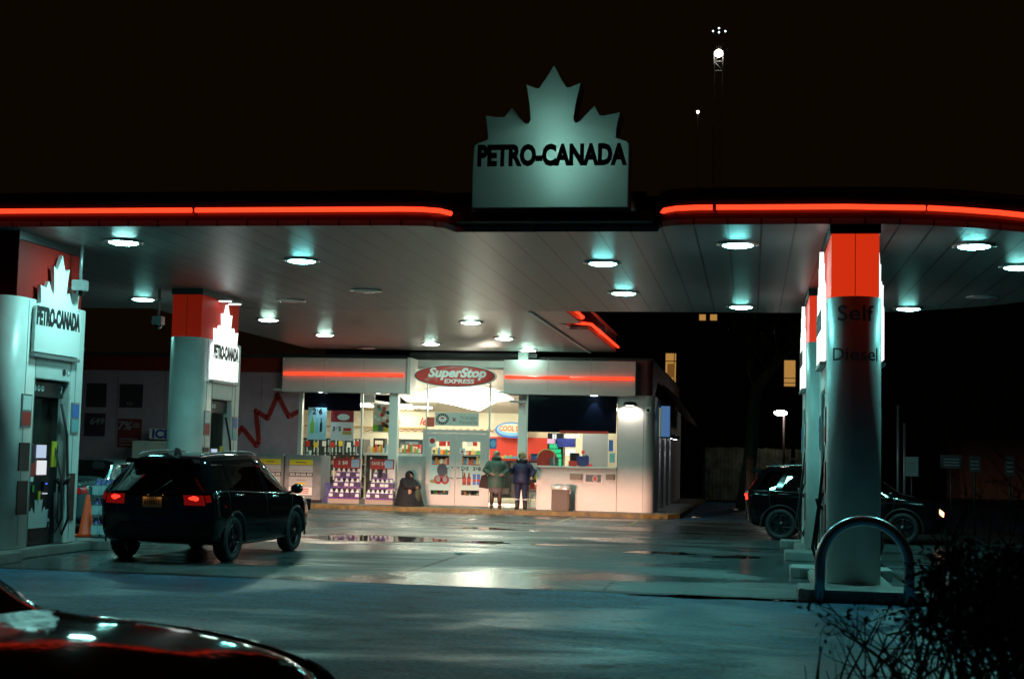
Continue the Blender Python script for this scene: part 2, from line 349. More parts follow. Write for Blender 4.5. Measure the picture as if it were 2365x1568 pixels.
neon_run([(-.5, 19.04), (1.2, 19.04), op[2]], 5.08, parent=can); neon_run([((op[2][0]+.04), op[2][1]+.005)]+op[3:10], 5.08, parent=can); neon_run(op[10:20], 5.08, parent=can)
MB().box(-4.15, 19.4, CZ+.1, -1.38, 19.66, 5.1).bld('sign_plinth', mk('plinth', (.02, .02, .02), .5), can)

lk = thing('canopy', 'link canopy with crosswise ribbed ceiling joining forecourt canopy to shop front', 'canopy', (-9, 36, 0))
MB().box(-13.6, 30.66, CZ+.005, -4.85, 42.6, CZ+.08).bld('ceiling', ceiling_mat('link_ceiling', 1, .3, (.2, .23, .22), .36), lk)
edge = MB(); edge.box(-4.82, 30.66, CZ+.02, -4.05, 33.6, CZ+.1); edge.box(-4.82, 35.2, CZ+.02, -4.05, 42.6, CZ+.1)
edge.poly([(-4.82, 33.6), (-4.6, 33.6), (-4.45, 34.0), (-4.45, 34.8), (-4.6, 35.2), (-4.82, 35.2)], (0, 0, CZ+.02), X_, Y_, 0, .08)
edge.bld('edge_panel', mk('link_edge', (.35, .36, .35), .35, metal=.2), lk)
MB().box(-4.88, 30.7, CZ-.03, -4.8, 42.6, CZ+.004).bld('edge_trim', white_panel, lk)
ribbon([(-4.05, 30.7), (-4.05, 33.6), (-4.45, 34.0), (-4.45, 34.8), (-4.05, 35.2), (-4.05, 42.6), (-13.6, 42.6), (-13.6, 30.7)], CZ+.1, 5.36, -.1).bld('fascia', dark_fascia, lk)
neon_run([(-3.98, 30.7), (-3.98, 33.5), (-4.1, 33.75)], 5.02, parent=lk); neon_run([(-4.4, 34.4), (-4.3, 34.9), (-3.98, 35.25), (-3.98, 42.5)], 5.02, parent=lk)

fix_rim = mk('fixture_rim', (.45, .47, .47), .3, metal=.6)
def canopy_light(x, y, lit, label, s=1.0):
    t = thing('canopy_light', label, 'ceiling light', (x, y, CZ), 'round lights in the canopy ceilings')
    MB().lathe([(.17*s, -.004), (.3*s, -.004), (.31*s, -.02), (.24*s, -.032), (.17*s, -.02)], n=32).bld('trim_ring', fix_rim, t, local=True)
    MB().lathe([(.235*s, -.022), (.21*s, -.035), (.15*s, -.05), (.08*s, -.058), (.0, -.06)], n=24).bld('lens', (lens_link if y > 31 else lens_on[int(x*7+y*3) % 3]) if lit else lens_off, t, local=True)
LT = [(-9.61, 20.5, 1, 'glowing round canopy light nearest the front pump tower with number 7'),
 (-7.41, 22.55, 1, 'glowing round canopy light over the black car, mid left of the ceiling'),
 (-12.86, 28.5, 1, 'glowing round canopy light between the two left pump towers at the rear edge'),
 (-2.41, 22.82, 1, 'glowing round canopy light right of centre, right below the leaf sign'),
 (-.23, 20.83, 1, 'large glowing canopy light left of the front right column, close to the neon'),
 (3.11, 20.98, 1, 'glowing canopy light right of the red column head, close to the neon edge'),
 (4.12, 23.22, 1, 'glowing canopy light cut by the right border of the photo'),
 (-2.44, 26.98, 1, 'glowing canopy light in the middle rear, above the kiosk window'),
 (-.24, 29.32, 1, 'glowing canopy light at the rear edge just left of the rear right column'),
 (3.09, 29.46, 1, 'glowing canopy light at the rear edge right of the front right column'),
 (-7.48, 26.81, 0, 'unlit round canopy light left of centre, the nearer of two dark ones'),
 (-9.62, 28.66, 0, 'unlit round canopy light beside the rear left pump tower'),
 (4.22, 27.41, 0, 'unlit round canopy light near the rounded right end of the canopy'),
 (-12.5, 20.6, 1, 'glowing canopy light behind the front left pump tower'),
 (-11.6, 32.91, 1, 'glowing link canopy light nearest the rear left pump tower'),
 (-11.46, 37.09, 1, 'glowing link canopy light above the left neon strip of the shop'),
 (-6.64, 33.16, 1, 'glowing link canopy light at the front of the right hand row'),
 (-9.12, 39.82, 1, 'glowing link canopy light straight in front of the oval shop sign'),
 (-6.61, 37.64, 1, 'glowing link canopy light in the middle of the right hand row'),
 (-6.59, 41.71, 1, 'glowing link canopy light closest to the right shop fascia'),
 (-11.55, 41.75, 0, 'unlit link canopy light at the far edge over the left shop fascia')]
for x, y, l, lb in LT: canopy_light(x, y, l, lb)

# leaf outline shared by the signs (0..1 wide)
LP = [(350,1345),(350,1000),(356,835),(366,810),(400,790),(460,774),(478,760),(472,700),(460,620),(448,553),(540,572),(618,572),(650,530),(682,490),(760,590),(800,630),(830,632),(846,600),(835,480),(820,390),(802,292),(890,330),(915,328),(975,240),(1038,135),(1100,250),(1150,326),(1180,326),(1275,287),(1250,390),(1232,480),(1218,590),(1226,626),(1246,632),(1275,612),(1395,487),(1440,568),(1470,574),(1540,560),(1622,545),(1600,620),(1586,700),(1586,765),(1620,775),(1680,795),(1698,818),(1696,1000),(1695,1345)]
def leaf(w, h): return [((x-1023)/1345*w, (1345-y)/1210*h) for x, y in LP]
def backlit_sign(label, O, w, h, r, mat):
    pass
# roof sign: translucent face, lamp inside
sg = thing('roof_sign', 'big dim leaf-shaped sign standing on the canopy roof edge, reading PETRO-CANADA', 'sign', (-2.8, 19.5, 5.13))
tm = bpy.data.materials.new('translucent_face'); tm.use_nodes = True; nt = tm.node_tree; nt.nodes.clear()
o_ = nt.nodes.new('ShaderNodeOutputMaterial'); ms = nt.nodes.new('ShaderNodeMixShader'); ms.inputs[0].default_value = .6
d_ = nt.nodes.new('ShaderNodeBsdfDiffuse'); d_.inputs[0].default_value = (.5, .55, .53, 1); t_ = nt.nodes.new('ShaderNodeBsdfTranslucent'); t_.inputs[0].default_value = (.6, .78, .72, 1)
nt.links.new(d_.outputs[0], ms.inputs[1]); nt.links.new(t_.outputs[0], ms.inputs[2]); nt.links.new(ms.outputs[0], o_.inputs[0])
L1 = leaf(2.2, 2.0); SO = V((-2.8, 19.3, 5.14))
fc = MB(); k = len(L1); fc.add([SO+X_*a+Z_*b for a, b in L1], [tuple(range(k))]); fc.bld('face', tm, sg)
bk = MB(); bk.add([SO+X_*a+Z_*b+Y_*.42 for a, b in L1], [tuple(reversed(range(k)))]); bk.bld('back_panel', mk('sign_back', (.12, .13, .13), .7), sg)
rm = MB(); rm.add([SO+X_*a*s_+Z_*(b+dz)+Y_*d for (s_, dz, d) in ((1, 0, .42), (1, 0, -.012), (.987, 0, -.012)) for a, b in L1],
    [(q*k+i, q*k+(i+1) % k, (q+1)*k+(i+1) % k, (q+1)*k+i) for q in range(2) for i in range(k)]); rm.bld('rim', mk('sign_rim', (.16, .2, .2), .4), sg)
text('PETRO-CANADA', SO+V((.02, -.004, .6)), X_, Z_, .27, ink, sg, w=2.1, off=.055)
lamp('sign_lamp', 'POINT', SO+V((.1, .37, .78)), 4.2, (.55, 1, .88), sg, .05); lamp('sign_lamp', 'POINT', SO+V((.16, .36, .36)), 2.2, (.55, 1, .88), sg, .05)
lamp('sign_lamp', 'POINT', SO+V((.0, .37, 1.25)), 1.6, (.55, 1, .88), sg, .05); lamp('sign_lamp', 'POINT', SO+V((.6, .37, .6)), 1.0, (.55, 1, .88), sg, .05)

# ------------------------------------------------------------------ islands, towers, pumps
def stadium(w, y0, y1, rf, n=14):
    """plan outline: rounded end at y0, tighter rounded end at y1"""
    p = [(-w/2*math.cos(math.pi*i/n), y0+rf-rf*math.sin(math.pi*i/n)) for i in range(n+1)]
    return p+[(w/2, y1), (-w/2, y1)]
def tower(cx, y0, label, lit, island_label, front_words=None, notices=True, cam=False, cap_lamps=False):
    t = thing('pump_tower', label, 'column', (cx, y0+1.2, .15), 'white and red towers holding up the canopy')
    W = .7; zt = 3.89; y1 = y0+2.35
    c = MB()
    c.poly([(cx+a, b) for a, b in stadium(W, y0, y0+.78, .34)], (0, 0, .15), X_, Y_, 0, zt-.15, smooth=True)
    c.bld('front_casing', white_panel, t)
    c = MB(); c.box(cx-W/2, y0+1.93, .15, cx+W/2, y1, zt); c.box(cx-W/2, y0+.79, 2.7, cx+W/2, y0+1.92, zt)
    c.bld('side_casing', white_panel, t, bevel=.012)
    s = MB()
    for sx in (-1, 1):
        for yy in (y0+.5, y0+.79, y0+2.1): s.box(cx+sx*(W/2-.002), yy-.006, .2, cx+sx*(W/2+.004), yy+.006, zt-.02)
    s.bld('panel_seam', mk('seam', (.2, .22, .22), .5), t)
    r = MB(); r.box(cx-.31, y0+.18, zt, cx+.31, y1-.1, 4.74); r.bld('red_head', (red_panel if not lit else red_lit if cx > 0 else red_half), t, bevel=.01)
    r = MB(); r.box(cx-.004, y0+.172, zt, cx+.004, y0+.179, 4.74); r.bld('head_seam', mk('red_seam', (.12, .01, .01), .5), t)
    MB().box(cx-.33, y0+.15, 4.742, cx+.33, y1-.08, CZ).bld('top_collar', black, t)
    for sx, rr in ((1, Y_), (-1, -Y_)):
        O = V((cx+sx*(W/2+.002), y0+1.33, 3.1))
        sgm = sign_white if lit else white_clean
        MB().poly(leaf(1.46, 1.56), O, rr, Z_, 0, .06).bld('leaf_sign', sgm, t)
        text('PETRO-CANADA', O+V((sx*.061, 0, .43)), rr, Z_, .25, ink, t, w=1.4, off=.055)
        MB().box(O.x, y0+.6, 3.02, O.x+sx*.08, y0+2.06, 3.07).bld('sign_ledge', grey_metal, t)
        if notices:
            for (ya, za, w_, h_, mt) in ((.42, 1.95, .32, .5, 'a'), (2.12, 1.88, .26, .5, 'b'), (.4, 1.3, .3, .42, 'c'), (.38, .65, .3, .5, 'c'), (2.12, .5, .2, .75, 'c')):
                Q = V((cx+sx*(W/2+.002), y0+ya, za))
                if ya < .6 : Q.y = y0+.56; w_ = .3
                f = rect(Q, rr, Z_, w_, h_, 0, .015).bld('notice_frame', grey_metal if mt != 'c' else dark_metal, t)
                if mt != 'c':
                    rect(Q+V((0, 0, h_*.52)), rr, Z_, w_*.84, h_*.42, .015, .019).bld('notice', paper if mt == 'a' else blue_print, f)
                    rect(Q+V((0, 0, h_*.06)), rr, Z_, w_*.84, h_*.4, .015, .019).bld('notice', red_print if mt == 'a' else mk('teal_print', (.15, .4, .45), .5), f)
    if front_words:
        for wd, z, w_, h_ in front_words:
            text(wd, V((cx, y0, z)), X_, Z_, h_, mk('shade_greyed_ink', (.26, .28, .28), .5), t, w=w_, wrap=(cx, y0+.34, .349), t=.004, off=.01)  # black letters greyed to imitate the shade that hides them on this face
    if cap_lamps:
        for yy in (1.0, 1.55):
            h = MB().box(cx+.33, y0+yy-.09, 4.7, cx+.6, y0+yy+.09, 4.74).bld('sign_floodlight', grey_metal, t)
            MB().box(cx+.36, y0+yy-.07, 4.69, cx+.58, y0+yy+.07, 4.699).bld('lens', emit('flood', (.9, 1, .95), 8), h)
    isl = thing('pump_island', island_label, 'kerbed island', (cx, y0+1, 0), 'raised concrete pump islands')
    MB().box(cx-.5, y0-.3, 0, cx+.5, y1+.8, .142).bld('island_slab', concrete_wet, isl, bevel=.02)
    for ya, yb in ((y0-.95, y0-.02), (y1+.25, y1+1.1)):
        MB().poly([(cx-.74, ya+.12), (cx-.6, ya), (cx+.6, ya), (cx+.74, ya+.12), (cx+.74, yb), (cx-.74, yb)], (0, 0, 0), X_, Y_, 0, .15).bld('island_end', concrete_wet, isl, bevel=.015)
    return t
LX, RX = -11.1, 1.33
tower(LX, 19.3, 'front left white tower with unlit leaf sign above pump number 7', False, 'concrete pump island under the front left tower')
tower(LX, 26.5, 'rear left white tower with brightly lit leaf sign, red head and floodlights', True, 'concrete pump island under the rear left tower behind the black car', cap_lamps=True)
tower(RX, 19.0, 'front right white tower with rounded face lettered Diesel under a bright red head', True, 'concrete pump island behind the hoop barrier at front right', front_words=[('Self', 3.57, .5, .2), ('Diesel', 3.05, .66, .165)])
tower(RX, 26.2, 'rear right white tower mostly hidden behind the nearer right tower', True, 'concrete pump island at the foot of the rear right tower')
for y0, lb in ((19.3, 'grey dome camera hanging beside the front left tower'), (26.5, 'grey dome camera hanging beside the rear left tower')):
    dx = -10.55 if y0 < 20 else -11.75
    cm_ = thing('security_camera', lb, 'security camera', (dx, y0+1.7, CZ), 'dome cameras under the canopy')
    if y0 > 20: cm_.location.y = y0+.3
    MB().tube([(0, 0, 0), (0, 0, -.55)], .03, 8).bld('drop_pole', grey_metal, cm_, local=True)
    MB().box(-.1, -.1, -.72, .1, .1, -.55).bld('housing', grey_metal, cm_, local=True, bevel=.01)
    MB().ball((0, 0, -.73), .08).bld('dome', black_gloss, cm_, local=True)

# fuel pump, two-sided
def make_pump(label, loc, rz, number=None):
    t = thing('fuel_pump', label, 'fuel pump', loc, 'fuel pumps on the islands', rz)
    MB().box(-.24, -.5, 0, .24, .5, 1.55).bld('cabinet', black, t, local=True, bevel=.015)
    MB().box(-.25, -.55, 2.28, .25, .55, 2.52).bld('header', black, t, local=True, bevel=.01)
    for sy in (-1, 1): MB().box(-.2, sy*.55, 1.5, .2, sy*.5, 2.28).bld('mast', chrome, t, local=True)
    MB().box(-.05, -.5, 1.56, .05, .5, 2.27).bld('back_screen', mk('smoky_panel', (.03, .028, .022), .25), t, local=True)
    for sx in (1, -1):
        r_ = Y_*sx; N = X_*sx
        def pp(y, z, w, h, th, mat, nm, base=.24, par=t):
            O = N*base+r_*y+Z_*z; return rect(O, r_, Z_, w, h, 0, th).bld(nm, mat, par, local=True)
        pp(-.08, 1.62-.28, .26, .2, .03, emit('screen_blue', (.6, .75, 1), .75), 'display_screen')
        pp(-.05, 1.08, .26, .22, .03, emit('screen_white', (.95, .97, 1), .8), 'display_screen')
        pp(-.38, 1.06, .2, .2, .03, red_print, 'card_reader'); pp(-.38, .98, .1, .07, .04, paper, 'card_slot')
        pp(.33, 1.2, .15, .4, .02, yellow, 'warning_sticker')
        kp = pp(.08, .84, .16, .14, .04, dark_metal, 'keypad')
        pp(.08, .93, .05, .025, .045, emit('key_blue', (.1, .15, 1), 1.2), 'key_light'); pp(.08, .78, .09, .02, .045, emit('key_white', (.8, .8, 1), .6), 'key_light')
        pp(-.3, .82, .06, .1, .03, mk('green_grade', (.05, .25, .05), .5), 'grade_button'); pp(-.1, .7, .06, .12, .03, yellow, 'grade_button')
        tk = leaf(.75, .75); O = N*.24-r_*.08+Z_*.05
        MB().poly([p for p in tk if p[1] > .0], O, r_, Z_, 0, .008).bld('leaf_emblem', mk('emblem_grey', (.45, .5, .5), .4), t, local=True)
        ring = [(.36*math.cos(math.pi+math.pi*i/16), .3+.28*math.sin(math.pi+math.pi*i/16)) for i in range(17)]+[(.31*math.cos(2*math.pi-math.pi*i/16), .3+.23*math.sin(2*math.pi-math.pi*i/16)) for i in range(17)]
        MB().poly(ring, O, r_, Z_, .01, .014).bld('emblem_ring', black, t, local=True)
        for q in range(3):
            MB().poly(ell(.045, .045, 16), N*.25+r_*(-.38+q*.12)+Z_*2.41, r_, Z_, 0, .008).bld('payment_symbol', paper, t, local=True)
            text('+'if q else '-', N*.259+r_*(-.38+q*.12)+Z_*2.385, r_, Z_, .05, ink, t, name='symbol', local=True)
        # nozzle and hoses on the right-hand side
        MB().tube([N*.26+r_*.46+Z_*1.0, N*.34+r_*.46+Z_*.92, N*.42+r_*.47+Z_*.97, N*.46+r_*.5+Z_*1.07], [.04, .045, .035, .018], 8).bld('nozzle', black, t, local=True)
        MB().tube([N*.25+r_*.5+Z_*2.2, N*.35+r_*.55+Z_*1.7, N*.42+r_*.5+Z_*1.0, N*.5+r_*.42+Z_*.4, N*.42+r_*.38+Z_*.15, N*.33+r_*.43+Z_*.35, N*.3+r_*.46+Z_*.9], .022, 8).bld('hose', rubber, t, local=True)
        MB().tube([N*.25+r_*.36+Z_*1.5, N*.4+r_*.34+Z_*1.0, N*.45+r_*.3+Z_*.4, N*.36+r_*.28+Z_*.18, N*.3+r_*.33+Z_*.5, N*.28+r_*.36+Z_*.8], .018, 8).bld('hose', rubber, t, local=True)
    return t
pm = make_pump('black fuel pump number 7 with two small lit screens in the front left tower', (LX, 19.3+1.36, .152), 0)
text('7', (LX+.259, 19.3+1.36+.46, .152+2.36), Y_, Z_, .1, paper, pm)
for (x, y, lb) in ((LX, 26.5+1.36, 'fuel pump in the rear left tower seen over the black car roof'), (RX, 19.0+1.36, 'fuel pump with looping hoses on the left flank of the front right tower'), (RX, 26.2+1.36, 'fuel pump with hoses in the rear right tower, half hidden')):
    c = copy_tree(pm); c.location = (x, y, .152); c['label'] = lb
    for ch in list(c.children):
        if ch.name.startswith('lettering'): bpy.data.objects.remove(ch)
# arrow symbols over the header of pump 7
t7 = [o for o in COL.objects if o.name == 'pump_tower'][0]
for q in (0, 1): MB().poly(ell(.055, .055, 18), V((LX+.353, 19.3+1.36+.34+q*.14, 2.84)), Y_, Z_, 0, .004).bld('round_symbol', grey_ink if q else ink, t7)
MB().poly([(-.03, -.04), (.04, 0), (-.03, .04)], V((LX+.358, 19.3+1.36+.34+.14, 2.84)), Y_, Z_, 0, .004).bld('arrow_symbol', paper, t7)

# hoop barrier
hp = thing('hoop_barrier', 'steel hoop barrier guarding the front right pump island', 'barrier', (1.37, 18.0, 0))
pts = [(-.53, 0, 0), (-.53, 0, .3)]+[(-.53*math.cos(math.pi*i/24), 0, .47+.54*math.sin(math.pi*i/24)) for i in range(25)]+[(.53, 0, .3), (.53, 0, 0)]
MB().tube(pts, .066, 16).bld('hoop', mk('dull_steel', (.42, .43, .44), .28, metal=.9, var=.2), hp, local=True)
hp2 = copy_tree(hp); hp2.location = (-11.5, 18.35, 0); hp2['label'] = 'steel hoop barrier at the front left island, by the photo border'; hp['group'] = hp2['group'] = 'steel hoop barriers before the islands'
# traffic cone and washer fluid jugs by pump 7
cn = thing('traffic_cone', 'orange traffic cone standing behind pump 7', 'traffic cone', (-11.22, 23.0, .16))
MB().lathe([(.15, .03), (.13, .04), (.03, .7), (.0, .7)], n=20).bld('cone', mk('orange_plastic', (.85, .07, .015), .5), cn, local=True)
MB().box(-.2, -.2, 0, .2, .2, .03).bld('base', mk('orange_plastic', (.85, .07, .015), .5), cn, local=True)

# ------------------------------------------------------------------ the shop
shop = thing('convenience_store', 'low white convenience store with lit glass front and red neon strips on its fascias', 'shop', (-9, 46, 0))
FY, KY, WY = 43.0, 42.05, 43.2
wall_l = mk('lilac_grey_cladding', (.42, .3, .38), .5, var=.1)
xl, xr = at(695, 1000, Y=WY).x, -2.95
cl = MB(); cl.box(-30, WY, .13, xl, WY+.2, 4.15); cl.bld('left_wall', wall_l, shop)
ws = MB()
for i in range(9): x = xl-1.35-i*1.62; ws.box(x-.008, WY-.004, .13, x+.008, WY, 4.14)
ws.bld('cladding_joint', mk('joint_dark', (.12, .11, .12), .6), shop)
MB().box(-30, WY-.12, 4.15, -14.75, WY+.2, 4.6).bld('red_band', mk('dark_red_band', (.22, .02, .01), .45), shop)
MB().box(-30, WY+.1, 4.62, -3.0, 58, 4.75).bld('roof', mk('shop_roof', (.04, .04, .04), .8), shop)
bw = MB(); bw.box(-30, 57.8, .13, -3, 58, 4.6); bw.bld('rear_wall', wall_l, shop)
fm = mk('fascia_white', (.6, .6, .58), .42, var=.06)
for (x0, y0, x1, y1, Y, nx0, nx1, ny) in ((652, 827, 940, 906, 42.35, 655, 932, 862.5), (1163, 833, 1468, 912, 41.7, 1166, 1465, 872)):
    f = pbox(x0, y0, x1, y1, Y, 1.3).bld('fascia_box', fm, shop, bevel=.01)
    pa, pb = at(nx0, 863 if nx0 < 800 else 869.5, Y=Y-.07), at(nx1, 865 if nx0 < 800 else 876, Y=Y-.07); z = (pa.z+pb.z)/2; pm_ = pa.lerp(pb, .5)
    MB().tube([(pa.x, Y-.07, z), (pm_.x-.02, Y-.07, z)], .048, 10).bld('neon_tube', neon, shop)
    MB().tube([(pm_.x+.02, Y-.07, z), (pb.x, Y-.07, z)], .048, 10).bld('neon_tube', neon, shop)
    js = MB()
    for q in (1/3, 2/3): xx = pa.x+(pb.x-pa.x)*q; js.box(xx-.005, Y-.003, 3.62, xx+.005, Y, 4.6)
    js.bld('fascia_joint', mk('joint_light', (.35, .35, .34), .6), shop)
pbox(940, 826, 948, 911, 42.2, .9).bld('fascia_end', fm, shop)
pbox(946, 824, 1166, 850, 43.35, .15).bld('entry_panel', white_panel, shop)
pbox(946, 815, 1240, 824, 43.0, .6).bld('entry_cornice', dark_metal, shop)
# soffits over the recessed windows
MB().box(-14.7, 42.4, 3.56, -10.5, 43.3, 3.6).bld('soffit', white_panel, shop)
MB().box(-7.5, 41.75, 3.56, -3.5, 42.2, 3.6).bld('soffit', white_panel, shop)
colm = mk('column_white', (.72, .78, .76), .4)
for x0, x1 in ((897, 917), (1196, 1214)):
    a, b = at(x0, 1000, Y=42.6).x, at(x1, 1000, Y=42.6).x
    c = MB().box(a, 42.6, .13, b, 42.6+b-a, 3.6).bld('column', colm, shop, bevel=.01)
pst = at(1208, 815, Y=42.9); MB().box(pst.x-.15, 42.9, 4.6, pst.x+.15, 43.2, 4.95).bld('canopy_post', colm, shop)
# glazing
gx0, gx1 = xl+.1, at(1215, 1000, Y=FY).x
frame = mk('aluminium_frame', (.6, .66, .63), .35, metal=.4)
def bar(*c): MB().box(*c).bld('window_frame', frame, shop)
bar(xl-.02, FY-.05, .13, xl+.1, FY+.06, 3.6)
for px in (835, 985, 1130):
    x = at(px, 1000, Y=FY).x; bar(x-.022, FY-.03, .245 if px == 835 else 2.45, x+.022, FY+.05, 4.2 if px > 900 else 3.535)
bar(gx0+.002, FY-.04, .13, at(977, 1100, Y=FY).x-.03, FY+.05, .24); bar(at(1128, 1100, Y=FY).x+.03, FY-.04, .13, gx1, FY+.05, .24)
bar(gx0+.002, FY-.04, 3.54, at(940, 900, Y=FY).x, FY+.04, 3.6)
dxa, dxb = at(977, 1085, Y=FY).x, at(1128, 1085, Y=FY).x; dz1 = at(1050, 1000, Y=FY).z
for i, (a, b, z0, z1) in enumerate(((gx0, at(835, 1000, Y=FY).x, .24, 3.54), (at(835, 1000, Y=FY).x, at(985, 1000, Y=FY).x, .24, 3.54), (at(985, 1000, Y=FY).x, at(1130, 1000, Y=FY).x, 2.42, 4.2), (at(1130, 1000, Y=FY).x, gx1, .24, 3.9), (at(940, 900, Y=FY).x, at(985, 900, Y=FY).x, 3.545, 4.2))):
    MB().add([(a, FY, z0), (b, FY, z0), (b, FY, z1), (a, FY, z1)], [(0, 1, 2, 3)]).bld('window_pane', glass, shop)
# entrance door, two leaves
dm = mk('door_frame_grey', (.5, .5, .5), .4)
dr = MB(); dr.box(dxa-.02, FY-.06, .13, dxa+.07, FY+.05, dz1); dr.box(dxb-.07, FY-.06, .13, dxb+.02, FY+.05, dz1); dr.box(dxa-.02, FY-.065, dz1, dxb+.02, FY+.05, dz1+.1)
dr.bld('door_case', dm, shop)
mid = (dxa+dxb)/2
for (a, b, hs) in ((dxa+.075, mid-.006, 1), (mid+.006, dxb-.075, -1)):
    d = MB(); w = .19; d.box(a, FY-.05, .15, a+w, FY, dz1-.01); d.box(b-w, FY-.05, .15, b, FY, dz1-.01); d.box(a+w, FY-.049, .15, b-w, FY-.001, .46); d.box(a+w, FY-.049, dz1-.26, b-w, FY-.001, dz1-.01)
    dl = d.bld('door_leaf', dm, shop)
    MB().add([(a+w, FY-.025, .46), (b-w, FY-.025, .46), (b-w, FY-.025, dz1-.26), (a+w, FY-.025, dz1-.26)], [(0, 1, 2, 3)]).bld('door_pane', glass, dl)
    MB().box(a+w, FY-.045, 1.32, b-w, FY-.005, 1.345).bld('cross_bar', frame, dl)
    hx = b-.06 if hs > 0 else a+.06
    MB().tube([(hx, FY-.05, .95), (hx-.0, FY-.11, .98), (hx-hs*.18, FY-.11, .98), (hx-hs*.18, FY-.11, 1.28), (hx, FY-.11, 1.3), (hx, FY-.05, 1.32)], .014, 8).bld('handle', chrome, dl)
# dark tinted transoms
tint = mk('dark_tinted_glass', (.004, .006, .012), .06, coat=.6)
pbox(703, 906, 833, 948, FY-.04, .02).bld('tinted_transom', tint, shop)
# kiosk bay
kx0, kx1, kx2 = at(1240, 1100, Y=KY).x, at(1424, 1100, Y=KY).x, at(1487, 1100, Y=KY).x
gk = at(1216, 1000, Y=KY).x
pbox(1216, 913, 1424, 999, KY, .06).bld('tinted_transom', tint, shop)
MB().box(kx0, KY-.02, .13, kx1, KY+.18, 1.38).bld('kiosk_wall', fm, shop)
MB().box(kx0-.03, KY-.16, 1.385, kx1-.005, KY+.3, 1.43).bld('kiosk_ledge', colm, shop, bevel=.008)
MB().add([(gk, KY, 1.43), (kx1, KY, 1.43), (kx1, KY, 2.45), (gk, KY, 2.45)], [(0, 1, 2, 3)]).bld('window_pane', glass, shop)
MB().add([(gk, KY+.02, .2), (kx0, KY+.02, .2), (kx0, KY+.02, 1.4), (gk, KY+.02, 1.4)], [(0, 1, 2, 3)]).bld('window_pane', glass, shop)
MB().box(at(1281, 1000, Y=KY).x-.01, KY-.01, 1.435, at(1281, 1000, Y=KY).x+.01, KY+.01, 2.43).bld('glazing_bar', frame, shop); MB().box(gk-.02, KY-.01, .13, gk+.03, KY+.06, 3.55).bld('glazing_bar', frame, shop)
cw = MB(); cw.poly([(kx1+.01, KY), (kx2-.02, KY)]+[(kx2-.02+.3*math.sin(math.pi/2*i/8), KY+.3-.3*math.cos(math.pi/2*i/8)) for i in range(1, 9)]+[(kx2+.28, 58), (kx2+.08, 58), (kx2+.08, KY+.5), (kx1+.01, KY+.3)], (0, 0, 0), X_, Y_, .13, 3.56, smooth=False)
cw.bld('corner_wall', fm, shop)
cw = MB(); cw.poly([(kx1-.3, KY+.1), (kx2, KY+.1)]+[(kx2+.2*math.sin(math.pi/2*i/8), KY+.3-.2*math.cos(math.pi/2*i/8)) for i in range(1, 9)]+[(kx2+.2, 58), (kx2, 58), (kx2, KY+.5), (kx1-.3, KY+.4)], (0, 0, 0), X_, Y_, 3.57, 4.6)
cw.bld('parapet', mk('parapet_maroon', (.12, .03, .03), .5), shop)
MB().box(kx2-.035, KY-.003, .13, kx2-.025, KY, 3.56).bld('wall_joint', mk('joint_dark', (.12, .11, .12), .6), shop)
MB().box(kx1, KY-.006, .13, kx1+.012, KY+.02, 3.56).bld('wall_joint', mk('joint_dark', (.12, .11, .12), .6), shop)
# interior shell
MB().box(-20, FY+.3, .1, xl, 50.2, .14).box(xl, FY+.06, .1, kx2, 50.2, .14).bld('floor', mk('shop_floor', (.5, .48, .42), .3), shop)
iw = MB(); iw.box(-20, 50, .14, kx2, 50.15, 3.5); iw.box(-20.1, FY+.5, .14, -20, 50, 3.6); iw.box(-20, WY+.205, .14, xl, WY+.25, 3.6); iw.bld('inner_wall', cream, shop)
MB().box(kx2-.08, KY+.5, .14, kx2, 50, 3.5).bld('inner_side_wall', cream, shop)
cg = mk('shop_ceiling', (.7, .7, .68), .6)
ca, cb = at(905, 950, Y=46).x, at(1215, 950, Y=46).x
MB().box(-20, 44.2, 3.3, ca-.1, 50, 3.36).bld('shop_ceiling', cg, shop)
MB().box(cb+.1, KY+.1, 3.3, kx2, 50, 3.36).bld('shop_ceiling', cg, shop)
MB().box(-20, 44.14, 3.3, ca-.1, 44.2, 4.3).bld('bulkhead', mk('bulkhead_grey', (.4, .45, .5), .6), shop)
def slope(y): return 4.35-(y-43.3)*(4.35-3.2)/(50-43.3)
sl = MB(); sl.add([(ca-.1, 43.3, slope(43.3)), (cb+.1, 43.3, slope(43.3)), (cb+.1, 50, 3.2), (ca-.1, 50, 3.2)], [(0, 1, 2, 3)]); sl.add([(ca-.1, 43.3, slope(43.3)+.05), (cb+.1, 43.3, slope(43.3)+.05), (cb+.1, 50, 3.25), (ca-.1, 50, 3.25)], [(3, 2, 1, 0)])
sl.bld('sloped_ceiling', mk('sloped_ceiling', (.5, .47, .4), .6), shop)
nS = V((0, 4.35-3.2, 50-43.3)).normalized()
def onslope(px, py):
    r = Fw+Rt*((px-1182.5)/FL)-Up*((py-784)/FL); p0 = V((0, 43.3, 4.35-.03)); t = (p0-CAM).dot(nS)/r.dot(nS); return CAM+r*t
LE = [onslope(*p) for p in [(965,919),(975,909),(992,901),(1015,896),(1050,893),(1100,893),(1140,899),(1165,909),(1186,923),(1150,927),(1128,938),(1108,949),(1085,945),(1050,936),(1015,929),(985,923)]]
k = len(LE); ov = MB(); ov.add(LE, [tuple(range(k))]); ov.add([p+nS*.02 for p in LE], [tuple(reversed(range(k)))]); ov.add(LE+[p+nS*.02 for p in LE], [(i, (i+1) % k, k+(i+1) % k, k+i) for i in range(k)])
tag(ov.bld('luminous_ceiling_panel', emit('ceiling_glow', (1, .94, .8), 5)), 'big leaf-shaped luminous ceiling panel inside the shop behind the oval sign', 'ceiling light')
shopl = emit('fluorescent', (1, .93, .78), 20)
pl = None
